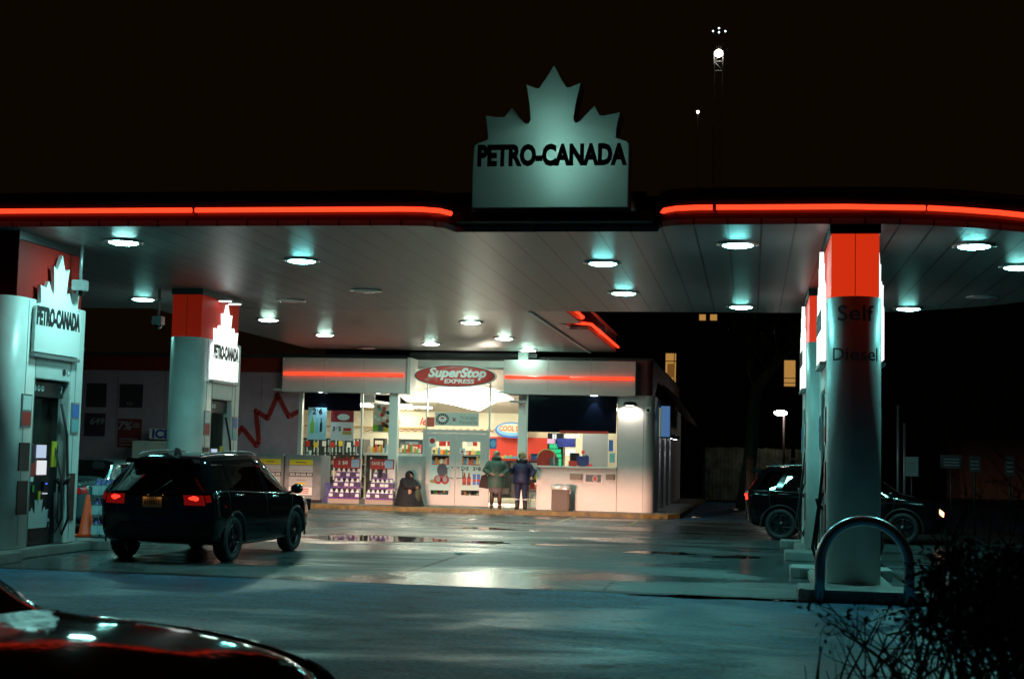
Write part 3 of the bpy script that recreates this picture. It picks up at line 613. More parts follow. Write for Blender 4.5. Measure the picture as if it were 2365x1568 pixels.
for i, (x, y) in enumerate([(-13, 45.6), (-11.6, 45.6), (-13, 47.6), (-11.4, 47.8), (-12.4, 49.2), (-5.6, 46.4), (-4.3, 46.4), (-5.6, 48.6)]):
    p = MB().box(x-.5, y-.25, 3.26, x+.5, y+.25, 3.298).bld('fluorescent_panel', shopl)
    tag(p, 'rectangular ceiling light panel glowing inside the shop, ' + ('left of the door' if x < -10 else 'over the kiosk counter'), 'ceiling light', 'panel lights in the shop, left of the door' if x < -10 else 'panel lights in the shop, over the kiosk counter')
for (x, y, e) in ((-8.9, 44.4, 90), (-8.9, 47.5, 130)):
    l = lamp('ceiling_glow_lamp', 'POINT', (x, y, 3.4), e, (1, .9, .72), shop, .3)
# frieze lines, red and dark lower wall
pb = lambda *a, **k: pbox(*a, **k)
pb(690, 946, 1215, 949, 49.93, .05).bld('frieze_line', mk('gold_line', (.5, .35, .12), .5), shop)
pb(690, 984, 985, 987, 49.93, .05).bld('frieze_line', mk('gold_line', (.5, .35, .12), .5), shop)
zz = MB()
for i in range(40):
    a = at(840+i*8, 996 if i % 2 else 991, Y=49.93); b = at(848+i*8, 991 if i % 2 else 996, Y=49.93); zz.tube([a, b], .018, 4)
zz.bld('zigzag_border', mk('rust_line', (.5, .18, .05), .5), shop)
for wd, px, py in (('le', 978, 981), ('e', 918, 981), ('f', 748, 981)): text(wd, at(px, py, Y=49.9), X_, Z_, .26, red_print, shop, off=.02, shear=.3, name='wall_lettering')
pb(1128, 1010, 1290, 1075, 49.9, .06).bld('red_wall_panel', mk('bright_red_wall', (.65, .04, .015), .5), shop)
# cooler wall
cool = thing('drinks_cooler', 'dark glass drinks coolers along the shop back wall, seen through the left window', 'cooler', (-12.5, 49, .14))
pb(690, 1012, 838, 1100, 48.9, .9).bld('cabinet', mk('cooler_dark', (.03, .045, .05), .3), cool)
bt = MB(); random.seed(4)
for i in range(16):
    for j in range(3):
        if random.random() < .75:
            p = at(700+i*8.4, 1028+j*16, Y=48.85); bt.lathe([(.035, 0), (.035, .14), (.014, .2), (.0, .21)], p, 8)
bt.bld('bottle_row', mk('cooler_bottles', (.3, .42, .4), .3), cool)
for i in range(5):
    p = at(702+i*30, 1050, Y=48.8).x; MB().box(p-.02, 48.8, .2, p+.02, 48.86, 2.1).bld('door_edge', grey_metal, cool)
cool2 = thing('drinks_cooler', 'black-topped cooler in the shop behind the snack counter left of the door', 'cooler', (-9.6, 49, .14))
pb(916, 1014, 982, 1100, 49, .9).bld('cabinet', mk('cooler_dark', (.03, .045, .05), .3), cool2)
pb(935, 1020, 965, 1060, 48.95, .04).bld('lit_door', emit('cooler_door', (.5, .8, .7), .35), cool2)
# snack counter
ctr = thing('snack_counter', 'dark snack counter with a pale top behind the glass left of the door', 'counter', (-11, 45, .14))
pb(845, 1052, 972, 1158, 44.6, .7).bld('base', mk('counter_black', (.02, .02, .02), .4), ctr); pb(840, 1046, 976, 1052, 44.5, .9).bld('top', paper, ctr)
cols = [(.75, .12, .03), (.8, .3, .05), (.8, .6, .1), (.7, .7, .65), (.5, .05, .05), (.1, .3, .5), (.15, .45, .12), (.8, .45, .3)]
random.seed(11)
def packs(px0, px1, py, Y, n, hr, label, group, wz=.1, jit=4):
    for i in range(n):
        px = px0+(px1-px0)*(i+.5)/n; p = at(px, py, Y=Y+random.uniform(0, .15)); h = random.uniform(*hr); w = (at(px1, py, Y=Y).x-at(px0, py, Y=Y).x)/n*.45
        c = random.choice(cols)
        m = MB(); m.add([(p.x-w, p.y, p.z), (p.x+w, p.y, p.z), (p.x+w, p.y+wz, p.z), (p.x-w, p.y+wz, p.z), (p.x-w*.8, p.y+.03, p.z+h), (p.x+w*.8, p.y+.03, p.z+h), (p.x+w*.8, p.y+wz*.6, p.z+h), (p.x-w*.8, p.y+wz*.6, p.z+h)], [(0,3,2,1),(4,5,6,7),(0,1,5,4),(1,2,6,5),(2,3,7,6),(3,0,4,7)])
        tag(m.bld('snack_pack', mk('pack_%d' % cols.index(c), c, .4)), label, 'snack pack', group)
packs(848, 900, 1045, 44.6, 12, (.12, .3), 'bright snack pack on the counter behind the left shop window', 'snack packs left of the white column')
packs(918, 970, 1045, 44.6, 11, (.12, .28), 'orange and red snack pack on the counter between column and door', 'snack packs right of the white column')
# hot food and coffee machines, leaflet holders, hanging wobblers and stock left of the door
for i, (a, b, c, d, Y, mt, nm, lb) in enumerate(((862, 1012, 888, 1045, 45.4, black, 'coffee_machine', 'black coffee machine on the snack counter left of the white column'), (924, 1022, 945, 1046, 45.5, mk('steel_grey', (.3, .31, .32), .3, metal=.7), 'hot_food_cabinet', 'steel hot food cabinet between the white column and the door'), (950, 1026, 968, 1046, 45.6, red_print, 'drinks_dispenser', 'red drinks dispenser just left of the door'))):
    t = thing(nm, lb, nm.replace('_', ' '), at((a+b)/2, d, Y=Y)); pb(a, c if False else b, b if False else c, d, Y, .35).bld('case', mt, t) if False else pb(a, b, c, d, Y, .35).bld('case', mt, t, bevel=.01)
    pb(a+4, b+5, c-4, b+14, Y-.02, .02).bld('lit_front', emit('cabinet_glow', (1, .8, .5), .9), t)
for i in range(7):
    px = 706+i*19; t = tag(pb(px, 1018+3*(i % 2), px+9, 1030+3*(i % 2), 47.5, .01).bld('shelf_card', [red_print, yellow, paper][i % 3]), 'small price card hanging before the coolers in the left shop window', 'price card', 'price cards before the coolers')
sg3 = thing('stock_shelf', 'shelf of mixed cans and boxes low behind the left window', 'shelf', (-13, 44.8, .14))
pb(762, 1098, 838, 1101, 44.8, .4).bld('shelf_board', grey_metal, sg3); pb(762, 1070, 838, 1073, 44.8, .4).bld('shelf_board', grey_metal, sg3); pb(760, 1050, 840, 1160, 45.2, .04).bld('shelf_back', mk('gondola_dark', (.05, .04, .04), .5), sg3)
for yy in (1070, 1098, 1125): packs(764, 836, yy, 44.85, 11, (.1, .22), 'mixed box or can on the low shelf behind the left window', 'stock on the low shelf behind the left window')
# gondola shelving behind the door
gon = thing('shelving_unit', 'shelving unit stocked with snacks seen through the door panes', 'shelf', (-8.9, 46, .14))
pb(990, 1100, 1118, 1104, 46, .5).bld('shelf', red_print, gon); pb(990, 1072, 1118, 1075, 46, .5).bld('shelf', red_print, gon)
pb(990, 1050, 1118, 1053, 46, .5).bld('shelf', grey_metal, gon); pb(990, 1127, 1118, 1131, 46, .5).bld('shelf', grey_metal, gon); pb(988, 1040, 1120, 1160, 46.5, .05).bld('back_board', mk('gondola_dark', (.05, .04, .04), .5), gon)
for yy in (1050, 1072, 1100, 1127, 1150):
    packs(993, 1056, yy, 46.05, 11, (.1, .26), 'snack pack on the shelves seen through the left door pane', 'packs behind the left door pane')
    packs(1059, 1116, yy, 46.05, 10, (.1, .26), 'snack pack on the shelves seen through the right door pane', 'packs behind the right door pane')
for i, (a, b) in enumerate(((1014, 1030), (1033, 1049), (1051, 1061), (1078, 1090), (1092, 1102))):
    tag(pb(a, 1012, b, 1030, 46.6, .03).bld('hanging_board', red_print if i != 3 else paper), 'red promotional board hanging in the shop above the shelves' if i != 3 else 'pale promotional board hanging among the red ones in the shop', 'hanging board', 'red boards hanging over the shelves' if i != 3 else None)
bc = thing('till_counter', 'black till counter in front of the red wall inside the shop', 'counter', (-6.9, 47, .14))
pb(1135, 1064, 1240, 1150, 47.2, .7).bld('base', mk('counter_black', (.02, .02, .02), .4), bc); pb(1135, 1059, 1240, 1064, 47.1, .9).bld('top', red_print, bc)
packs(1150, 1195, 1059, 47.15, 7, (.08, .14), 'small blue and yellow pack on the till counter behind the two women', 'packs on the till counter')
# rack by the kiosk window
rk = thing('magazine_rack', 'black wire magazine rack with papers inside the glass beside the kiosk counter', 'rack', (-6.4, 43.2, .14))
rb = MB(); xa, xb = at(1222, 1100, Y=43.1).x, at(1247, 1100, Y=43.1).x
for x in (xa, xb):
    for y in (43.05, 43.4): rb.tube([(x, y, .14), (x, y, 1.75)], .014, 6)
for z in (.35, .65, .95, 1.25, 1.55, 1.75): rb.tube([(xa, 43.05, z), (xb, 43.05, z)], .012, 6); rb.box(xa, 43.06, z-.01, xb, 43.4, z)
rb.bld('wire_frame', black, rk)
for i, z in enumerate((.4, .7, 1.0, 1.3, 1.58)): MB().box(xa+.04, 43.1, z, xb-.06, 43.14, z+.2).bld('magazine', [paper, red_print, yellow, paper, blue_print][i], rk)
# kiosk interior
gw = pb(1345, 1002, 1404, 1085, 44.6, .05); tag(gw.bld('partition', mk('grey_partition', (.3, .33, .34), .6)), 'plain grey partition behind the cashier in the kiosk window', 'partition')
tag(pb(1404, 1003, 1424, 1085, 44.3, .05).bld('partition', cream), 'cream strip of wall with notices at the right edge of the kiosk window', 'partition')
fz = thing('drinks_machine', 'tall drinks machine with glowing green panels in the kiosk window', 'drinks machine', (-5.8, 44.5, .14))
pb(1264, 1000, 1300, 1100, 44.6, .5).bld('cabinet', black, fz)
gsc = emit('green_screen', (.02, .8, .3), .9)
for a in ((1269, 1025, 1288, 1035), (1269, 1037, 1295, 1046), (1271, 1048, 1296, 1056), (1274, 1058, 1296, 1076)): pb(*a, 44.55, .04).bld('green_panel', gsc, fz)
pb(1264, 1013, 1282, 1024, 44.54, .05).bld('pink_panel', emit('pink_screen', (1, .5, .7), 1.1), fz)
tag(pb(1286, 1012, 1327, 1032, 44.2, .3).bld('blue_awning', mk('blue_cloth', (.03, .05, .3), .6)), 'dark blue canopy hood over the coffee bar inside the kiosk window', 'hood')
lb_ = thing('light_box', 'white backlit menu boxes above the blue hood inside the kiosk', 'menu board', (-5.5, 44.4, 2.2))
for a in ((1303, 1003, 1315, 1011), (1317, 1003, 1327, 1011), (1330, 1003, 1338, 1011), (1276, 1002, 1284, 1013)): pb(*a, 44.4, .1).bld('lit_panel', emit('menu_white', (1, .98, .95), 1.2), lb_)
tag(pb(1306, 1037, 1328, 1052, 44.5, .1).bld('lit_cabinet', emit('cabinet_white', (1, .98, .9), 1.1)), 'small lit white cabinet left of the cashier', 'cabinet')
tag(pb(1343, 1052-12, 1350, 1060-12, 44.4, .03).bld('red_notice', red_print), 'small red notice beside the blue hood', 'notice')
kr = thing('candy_stand', 'arched red candy stand on the ledge at the left of the kiosk window', 'stand', (-6.1, 42.5, 1.43))
p = at(1263, 1080, Y=42.5)
MB().poly([(-.3, 0)]+[(-.3*math.cos(math.pi*i/14), .2+.28*math.sin(math.pi*i/14)) for i in range(15)]+[(.3, 0)], (p.x, 42.5, 1.43), X_, Z_, -.12, 0).bld('arch_box', red_print, kr)
MB().tube([(p.x-.3*math.cos(math.pi*i/14), 42.48, 1.63+.28*math.sin(math.pi*i/14)) for i in range(15)], .02, 6).bld('arch_trim', mk('gold_trim', (.5, .42, .15), .4), kr)
MB().box(p.x+.1, 42.3, 1.43, p.x+.36, 42.5, 1.68).bld('card_terminal', mk('dark_grey', (.08, .08, .085), .4), kr)
mo = thing('till_monitor', 'blue-backed till monitor in front of the cashier', 'monitor', (-5, 42.6, 1.43))
pb(1331, 1053, 1360, 1075, 42.6, .06).bld('monitor_case', mk('navy_plastic', (.03, .05, .22), .35), mo); pb(1338, 1075, 1352, 1080, 42.6, .06).bld('monitor_foot', black, mo)
mo2 = thing('till_monitor', 'black till screen left of the cashier, behind the red box', 'monitor', (-5.4, 43, 1.43))
pb(1316, 1046, 1338, 1064, 43.0, .05).bld('monitor_case', black, mo2); pb(1324, 1064, 1330, 1080, 43.0, .05).bld('monitor_foot', black, mo2)
tag(pb(1313, 1064, 1332, 1078, 42.5, .2).bld('red_box', red_print), 'red cardboard box on the kiosk ledge left of the blue monitor', 'box')
tag(pb(1406, 1016, 1416, 1042, 42.3, .01).bld('notice', blue_print), 'blue and pink card taped in the right edge of the kiosk window', 'notice')
tag(pb(1408, 1046, 1420, 1068, 42.3, .01).bld('notice', mk('teal_print', (.15, .4, .45), .5)), 'pale teal sheet taped below the blue card in the kiosk window', 'notice')
tk = tag(pb(1292, 995, 1405, 1001, 42.02, .02).bld('ticker_strip', red_print), 'narrow red lettered strip under the dark kiosk transom', 'sign')
lamp('kiosk_light', 'POINT', (-5.4, 43.5, 3.0), 70, (1, .93, .82), shop, .25)
# cashier (person) : filled in below with the people
# wall fittings
for (a, lb) in (((1316, 1094, 1343, 1108), 'grey metal ashtray box under the kiosk ledge, left of the framed notice'), ((1399, 1095, 1418, 1108), 'dark vent box under the kiosk ledge near the right corner')):
    tag(pb(*a, KY-.12, .1).bld('wall_box', mk('greenish_box', (.1, .1, .07), .4)), lb, 'wall box')
nf = thing('framed_notice', 'framed dark notice with a round emblem under the kiosk ledge', 'sign', (-4.6, KY, 1.1)); pb(1350, 1094, 1390, 1115, KY-.05, .03).bld('frame', grey_metal, nf); pb(1352, 1096, 1388, 1113, KY-.056, .006).bld('sheet', mk('slate_print', (.1, .13, .14), .5), nf)
p = at(1374, 1105, Y=KY-.06); MB().poly(ell(.08, .1), p, X_, Z_, 0, .004).bld('emblem', mk('pink_ring', (.6, .4, .4), .5), nf); MB().poly(ell(.045, .06), p, X_, Z_, .004, .006).bld('emblem_leaf', red_print, nf)
# wall lamp right of the kiosk
wl = thing('wall_lamp', 'half-round wall lamp washing the white corner panel right of the kiosk', 'wall lamp', (at(1455, 935, Y=KY).x, KY, 3.15))
p = at(1455, 938, Y=KY)
MB().lathe([(.0, .1), (.17, .08), (.21, 0), (.2, -.02)], (p.x, KY, p.z+.04), 20, a0=math.pi, a1=2*math.pi).bld('hood', dark_metal, wl)
MB().poly(ell(.13, .09, 20, a0=math.pi, a1=2*math.pi), (p.x, KY-.002, p.z+.02), X_, Y_, 0, .01).bld('lens', emit('warm_lens', (1, .95, .88), 5), wl)
for dx in (-.17, .17):
    l = lamp('wall_wash', 'SPOT', (p.x+dx, KY-.13, p.z-.04), 26, (1, .9, .78), wl, .06, spot_size=R(150), spot_blend=.9); aim(l, (0, .25, -1))
# cameras and side wall
for (px, py, Y, lb) in ((1498, 944, 42.2, 'white security camera on the rounded shop corner'), (1506, 940, 43.5, 'small box camera just round the shop corner')):
    c = thing('security_camera', lb, 'security camera', at(px, py, Y=Y)); MB().box(-.09, -.2, -.13, .09, .15, .05).bld('housing', white_clean, c, local=True, bevel=.02); MB().tube([(0, .1, 0), (-.3, .12, .05)], .025, 6).bld('bracket', grey_metal, c, local=True); MB().ball((0, -.2, -.05), .05).bld('lens', black_gloss, c, local=True)
sx = kx2+.3
sb = thing('blue_light_sign', 'narrow blue-lit projecting sign high on the shop side wall', 'sign', (sx, 44.5, 2.9))
MB().box(sx, 44.5, 2.35, sx+.32, 44.62, 3.4).bld('case', dark_metal, sb); MB().box(sx+.02, 44.488, 2.4, sx+.3, 44.499, 3.35).bld('face', emit('blue_face', (.2, .45, 1), .3), sb); MB().box(sx-.06, 44.488, 2.4, sx, 44.499, 3.3).bld('yellow_edge', emit('yellow_edge', (.8, .8, .1), .5), sb)
aw = thing('metal_awning', 'dark ribbed metal awning leaning out from the shop side wall', 'awning', (sx, 48, 3.6))
w_ = MB()
for i in range(14): y = 45+i*.75; w_.add([(sx, y, 4.1), (sx, y+.7, 4.1), (sx+.75, y+.7, 3.0), (sx+.75, y, 3.0)], [(0, 1, 2, 3)]).add([(sx, y, 4.06), (sx, y+.7, 4.06), (sx+.72, y+.7, 2.97), (sx+.72, y, 2.97)], [(3, 2, 1, 0)])
w_.bld('sheet', mk('awning_metal', (.1, .14, .18), .35, metal=.4), aw)
for i, (y, lb) in enumerate(((44.9, 'nearer downlight on the shop side wall under the blue sign'), (47.6, 'middle downlight on the shop side wall'), (50.5, 'farthest downlight on the shop side wall'))):
    d = thing('side_lamp', lb, 'wall lamp', (sx+.15, y, 2.45), 'downlights on the shop side wall')
    MB().box(-.15, -.12, -.04, .16, .12, .08).bld('housing', dark_metal, d, local=True); MB().lathe([(.08, -.045), (0, -.06)], n=12).bld('lens', emit('cool_lens', (.8, .92, 1), 14), d, local=True)
    l = lamp('side_light', 'SPOT', (sx+.17, y, 2.36), 28, (.7, .85, 1), d, .04, spot_size=R(50), spot_blend=.6); aim(l, (-.12, 0, -1))

# soffit downlights
for i, (px, py, Y, lb) in enumerate(((741, 905, 42.7, 'blue-white downlight above the two bottle poster at the left window'), (874, 910, 42.7, 'downlight in the left soffit beside the white column'), (1372, 916, 41.9, 'downlight in the kiosk soffit above the dark transom'))):
    x = at(px, py, Y=Y).x; d = thing('downlight', lb, 'downlight', (x, Y, 3.555), 'downlights in the shop soffits')
    MB().lathe([(.09, 0), (.11, 0), (.11, -.03), (.08, -.035), (0, -.04)], n=16).bld('lens', emit('cool_lens', (.8, .92, 1), 14), d, local=True)
    l = lamp('soffit_light', 'SPOT', (x, Y, 3.5), 40, (.55, .8, 1), d, .03, spot_size=R(75), spot_blend=.7); aim(l, (0, .12, -1))

# ------------------------------------------------------------------ shop signs and posters
ov = thing('oval_sign', 'red oval shop sign with white rim reading SuperStop EXPRESS over the door', 'sign', (-9.1, 42.1, 4.1))
OC = at(1050, 868, Y=42.1)
MB().poly(ell(1.27, .345, 64), OC, X_, Z_, -.2, 0).bld('rim', white_clean, ov); MB().poly(ell(1.24, .32, 64), OC, X_, Z_, 0, .004).bld('rim_line', ink, ov)
MB().poly(ell(1.21, .3, 64), OC, X_, Z_, .004, .01).bld('red_face', mk('sign_red', (.6, .02, .015), .35), ov)
text('SuperStop', OC+V((.08, -.011, -.03)), X_, Z_, .26, mk('sign_letter', (.85, .85, .85), .4), ov, w=1.8, off=.045, shear=.25)
text('EXPRESS', OC+V((.15, -.011, -.22)), X_, Z_, .12, mk('sign_letter', (.68, .8, .78), .4), ov, w=.93, off=.03, shear=.12)
sw_ = MB().poly([(-.95, -.13), (-.72, .02), (-.45, .17), (-.1, .285), (.1, .29), (-.25, .2), (-.5, .06), (-.55, -.2), (-.8, -.2)], OC, X_, Z_, .01, .0115).bld('swoosh', mk('sign_pink', (.5, .15, .12), .4), ov)
MB().poly([(a*.22-.68, b*.13-.2) for a, b in leaf(1, 1)], OC, X_, Z_, .0118, .014).bld('small_leaf', mk('sign_red', (.32, .012, .012), .35), ov)
def poster(name, label, x0, y0, x1, y1, Y, mat, th=.012):
    a, b = at(x0, (y0+y1)/2, Y=Y).x, at(x1, (y0+y1)/2, Y=Y).x; z0, z1 = at((x0+x1)/2, y1, Y=Y).z, at((x0+x1)/2, y0, Y=Y).z
    t = thing(name, label, 'poster', (a, Y, z0)); MB().box(a, Y-th, z0, b, Y, z1).bld('sheet', mat, t)
    t['w'] = b-a; t['h'] = z1-z0
    def on(u, v, d=0): return V((a+(b-a)*u, Y-th-.002-d, z0+(z1-z0)*v))
    return t, on, b-a, z1-z0
def bottle(on, u, v, w, h, mat, par, nm='printed_bottle'):
    o = on(u, v); MB().poly([(-w/2, 0), (w/2, 0), (w/2, h*.55), (w*.2, h*.8), (w*.2, h), (-w*.2, h), (-w*.2, h*.8), (-w/2, h*.55)], o, X_, Z_, 0, .003).bld(nm, mat, par)
green_p = mk('green_print', (.2, .5, .03), .5); teal_p = mk('teal_print2', (.2, .55, .6), .5)
t, on, w, h = poster('poster', 'pale blue poster reading 2 $6 with three bottles in the left window', 711, 941, 754, 1015, FY-.05, mk('pale_blue_paper', (.35, .62, .68), .5))
text('2', on(.34, .8), X_, Z_, .17, ink, t, off=.03); text('6', on(.68, .8), X_, Z_, .17, ink, t, off=.03); text('$', on(.52, .88), X_, Z_, .07, grey_ink, t)
bottle(on, .25, .2, .12, .52, green_p, t); bottle(on, .5, .2, .09, .48, teal_p, t); bottle(on, .72, .25, .08, .42, ink, t)
t, on, w, h = poster('poster', 'white poster with a red top reading 3 $5 in the left window', 764, 948, 817, 1017, FY-.05, mk('poster_white', (.6, .62, .62), .5))
MB().box(on(0, .62).x, FY-.068, on(0, .62).z, on(1, 1).x, FY-.062, on(0, 1).z).bld('red_top', mk('crimson_print', (.3, .02, .03), .5), t)
MB().poly(ell(.2, .1, 16), on(.55, .78, .008), X_, Z_, 0, .003).bld('crest', paper, t)
text('3', on(.14, .32), X_, Z_, .13, ink, t, off=.03); text('5', on(.4, .32), X_, Z_, .13, ink, t, off=.03); text('$', on(.27, .4), X_, Z_, .06, grey_ink, t)
MB().box(on(.52, .2).x, FY-.068, on(0, .2).z, on(.92, 1).x, FY-.063, on(0, .3).z).bld('gold_pack', mk('gold_print', (.45, .3, .06), .5), t); MB().box(on(.56, .2).x, FY-.069, on(0, .32).z, on(.9, 1).x, FY-.063, on(0, .42).z).bld('red_pack', red_print, t)
t, on, w, h = poster('poster', 'busy red and white poster hanging inside beside the white column', 862, 932, 905, 998, FY+.12, mk('mural_paper', (.55, .48, .42), .5))
random.seed(5)
for i in range(16): u, v = random.random()*.8+.05, random.random()*.7+.2; o = on(u, v); MB().box(o.x-.06, o.y, o.z-.05, o.x+.06, o.y+.003, o.z+.06).bld('printed_shape', random.choice([red_print, paper, mk('crimson_print', (.3, .02, .03), .5), mk('teal_print', (.15, .4, .45), .5), mk('brown_print', (.25, .12, .06), .5)]), t)
for u in (.15, .42, .7): o = on(u, .03); MB().box(o.x-.09, o.y, o.z-.0, o.x+.09, o.y+.003, o.z+.2).bld('lower_card', [green_p, mk('slate_print', (.1, .13, .14), .5), yellow][int(u*3) % 3], t)
t, on, w, h = poster('banner', 'pale grey rewards banner with a round black badge above the door', 1005, 953, 1106, 983, FY-.05, mk('banner_grey', (.48, .55, .53), .5))
O = on(.17, .5); MB().poly(ell(.2, .17, 28), O, X_, Z_, 0, .003).bld('badge_ring', ink, t); MB().poly(ell(.13, .1, 24), O, X_, Z_, .003, .005).bld('badge_centre', paper, t)
for i in range(16):
    an = 2*math.pi*i/16; MB().box(O.x+.166*math.cos(an)-.012, O.y-.006, O.z+.137*math.sin(an)-.012, O.x+.166*math.cos(an)+.012, O.y-.003, O.z+.137*math.sin(an)+.012).bld('badge_letter', paper, t)
MB().box(O.x-.05, O.y-.008, O.z, O.x+.05, O.y-.005, O.z+.05).bld('badge_mark', red_print, t)
text('x', on(.44, .36), X_, Z_, .13, mk('crimson_print', (.3, .02, .03), .5), t, off=.04); text('Triangle', on(.76, .53), X_, Z_, .1, mk('soft_grey', (.3, .25, .26), .5), t, w=.52); text('Rewards', on(.77, .17), X_, Z_, .1, mk('soft_grey', (.3, .25, .26), .5), t, w=.56)
t, on, w, h = poster('poster', 'small red card left of the rewards banner above the door', 986, 963, 1004, 985, FY-.05, mk('coral_print', (.6, .12, .08), .5)); text('WIN', on(.5, .55), X_, Z_, .08, paper, t) if False else None
cs = thing('oval_sign', 'blue oval COOL SIPZ drinks sign on the shop back wall behind the right column', 'sign', at(1182, 993, Y=49.5))
O = at(1182, 993, Y=49.5); MB().poly(ell(.6, .28, 40), O, X_, Z_, -.05, 0).bld('rim', blue_print, cs); MB().poly(ell(.54, .23, 40, cy=.02), O, X_, Z_, 0, .006).bld('blue_face', mk('sky_blue', (.2, .5, .75), .5), cs); MB().poly(ell(.47, .15, 40, cy=.06), O, X_, Z_, .006, .012).bld('cream_face', cream, cs)
text('COOL SIPZ', O+V((.03, -.014, -.03)), X_, Z_, .17, mk('orange_red', (.7, .1, .02), .5), cs, w=.95, off=.03)
t, on, w, h = poster('sticker', 'white no smoking sticker in the left door pane', 991, 1009, 1006, 1032, FY-.06, paper, .004)
O = on(.5, .62); MB().poly([(.085*math.cos(a), .085*math.sin(a)) for a in [2*math.pi*i/24 for i in range(25)]]+[(.06*math.cos(a), .06*math.sin(a)) for a in [2*math.pi*(24-i)/24 for i in range(25)]], O, X_, Z_, 0, .003).bld('red_ring', red_print, t); MB().tube([O+V((-.06, -.004, .05)), O+V((.06, -.004, -.05))], .009, 6).bld('slash', red_print, t)
t, on, w, h = poster('sticker', 'small white warning sticker in the right door pane', 1061, 1035, 1074, 1047, FY-.06, paper, .004); MB().poly([(-.05, 0), (.05, 0), (0, .08)], on(.5, .2), X_, Z_, 0, .003).bld('red_triangle', red_print, t)
t, on, w, h = poster('sticker', 'blue shield sticker on the glass right of the door', 1131, 1012, 1147, 1036, FY-.03, blue_print, .004); MB().poly(ell(.09, .11, 20), on(.5, .5), X_, Z_, 0, .003).bld('shield_face', mk('sky_blue', (.2, .5, .75), .5), t)
t, on, w, h = poster('poster', 'pale teal picture poster in the lower left door pane', 992, 1073, 1040, 1132, FY-.06, mk('pale_teal', (.35, .55, .55), .5))
MB().poly(ell(.16, .2, 20), on(.6, .8), X_, Z_, 0, .003).bld('dark_shape', mk('dark_blue_print', (.04, .06, .09), .5), t)
for u in (.42, .75): MB().poly(ell(.13, .14, 20), on(u, .42), X_, Z_, .003, .006).bld('red_shape', mk('crimson_print', (.3, .02, .03), .5), t); MB().poly(ell(.07, .09, 20), on(u, .45), X_, Z_, .006, .009).bld('inner_shape', grey_ink, t)
MB().poly(ell(.12, .06, 16), on(.2, .35), X_, Z_, 0, .003).bld('olive_shape', mk('olive_print', (.2, .22, .08), .5), t)
t, on, w, h = poster('poster', 'pale poster reading 2 $5 and 3 $8 in the lower right door pane', 1063, 1074, 1111, 1132, FY-.06, mk('pale_mint', (.45, .6, .57), .5))
for c, u, s_ in (('2', .1, .11), ('5', .34, .11), ('$', .22, .06), ('3', .66, .11), ('8', .92, .11), ('$', .79, .06)): text(c, on(u, .79 if s_ > .1 else .84), X_, Z_, s_, ink, t, off=.03)
for u in (.2, .42): bottle(on, u, .2, .12, .38, mk('cola_print', (.2, .02, .02), .5), t); MB().box(on(u, .34).x-.06, FY-.079, on(u, .34).z, on(u, .34).x+.06, FY-.076, on(u, .46).z).bld('label_band', red_print, t)
for u in (.68, .88): o = on(u, .22); MB().box(o.x-.05, o.y-.003, o.z, o.x+.05, o.y, o.z+.33).bld('printed_can', blue_print, t); MB().box(o.x-.05, o.y-.005, o.z+.1, o.x+.05, o.y-.002, o.z+.17).bld('can_band', red_print, t)
# posters on the left wall
dkp = mk('dark_poster', (.04, .03, .04), .5); mrn = mk('maroon_poster', (.2, .03, .03), .5)
t, on, w, h = poster('poster', 'dark square poster, upper left on the grey wall behind pump 7', 200, 885, 246, 940, WY-.01, dkp)
t, on, w, h = poster('poster', 'dark square poster, upper right of four on the grey wall', 277, 887, 330, 941, WY-.01, dkp); text('ASK', on(.45, .1), X_, Z_, .1, grey_ink, t)
t, on, w, h = poster('poster', 'dark poster reading 649, lower left on the grey wall behind pump 7', 195, 954, 243, 1007, WY-.01, mk('purple_poster', (.06, .03, .06), .5)); text('649', on(.62, .52), X_, Z_, .2, mk('dim_white', (.3, .3, .34), .5), t, w=.5, off=.02, shear=.2); text('LOTTO', on(.55, .15), X_, Z_, .08, mk('dim_white', (.3, .3, .34), .5), t) if False else None
t, on, w, h = poster('poster', 'maroon poster reading 7% on the grey wall left of the rear tower', 272, 967, 327, 1033, WY-.01, mrn); text('7%', on(.3, .62), X_, Z_, .26, mk('dim_white', (.3, .3, .34), .5), t, w=.5, off=.02, shear=.2)
for v in (.28, .2, .08): MB().box(on(.1, v).x, WY-.026, on(0, v).z, on(.85, v).x, WY-.022, on(0, v).z+.03).bld('text_line', mk('dim_white', (.3, .3, .34), .5), t)
for v in (.7, .76, .82): MB().box(on(.62, v).x, WY-.026, on(0, v).z, on(.9, v).x, WY-.022, on(0, v).z+.025).bld('text_line', mk('dim_white', (.3, .3, .34), .5), t)
ic = thing('ice_freezer', 'white ice freezer with blue ICE lettering against the grey wall', 'freezer', (-18.5, 42.4, .13))
pb(302, 1018, 400, 1150, 42.3, .85).bld('cabinet', white_panel, ic, bevel=.02); pb(345, 990, 410, 1014, 42.6, .3).bld('header', paper, ic); text('ICE', at(372, 1011, Y=42.59), X_, Z_, .26, mk('ice_blue', (.05, .05, .3), .5), ic, off=.04, w=.6, center=True)
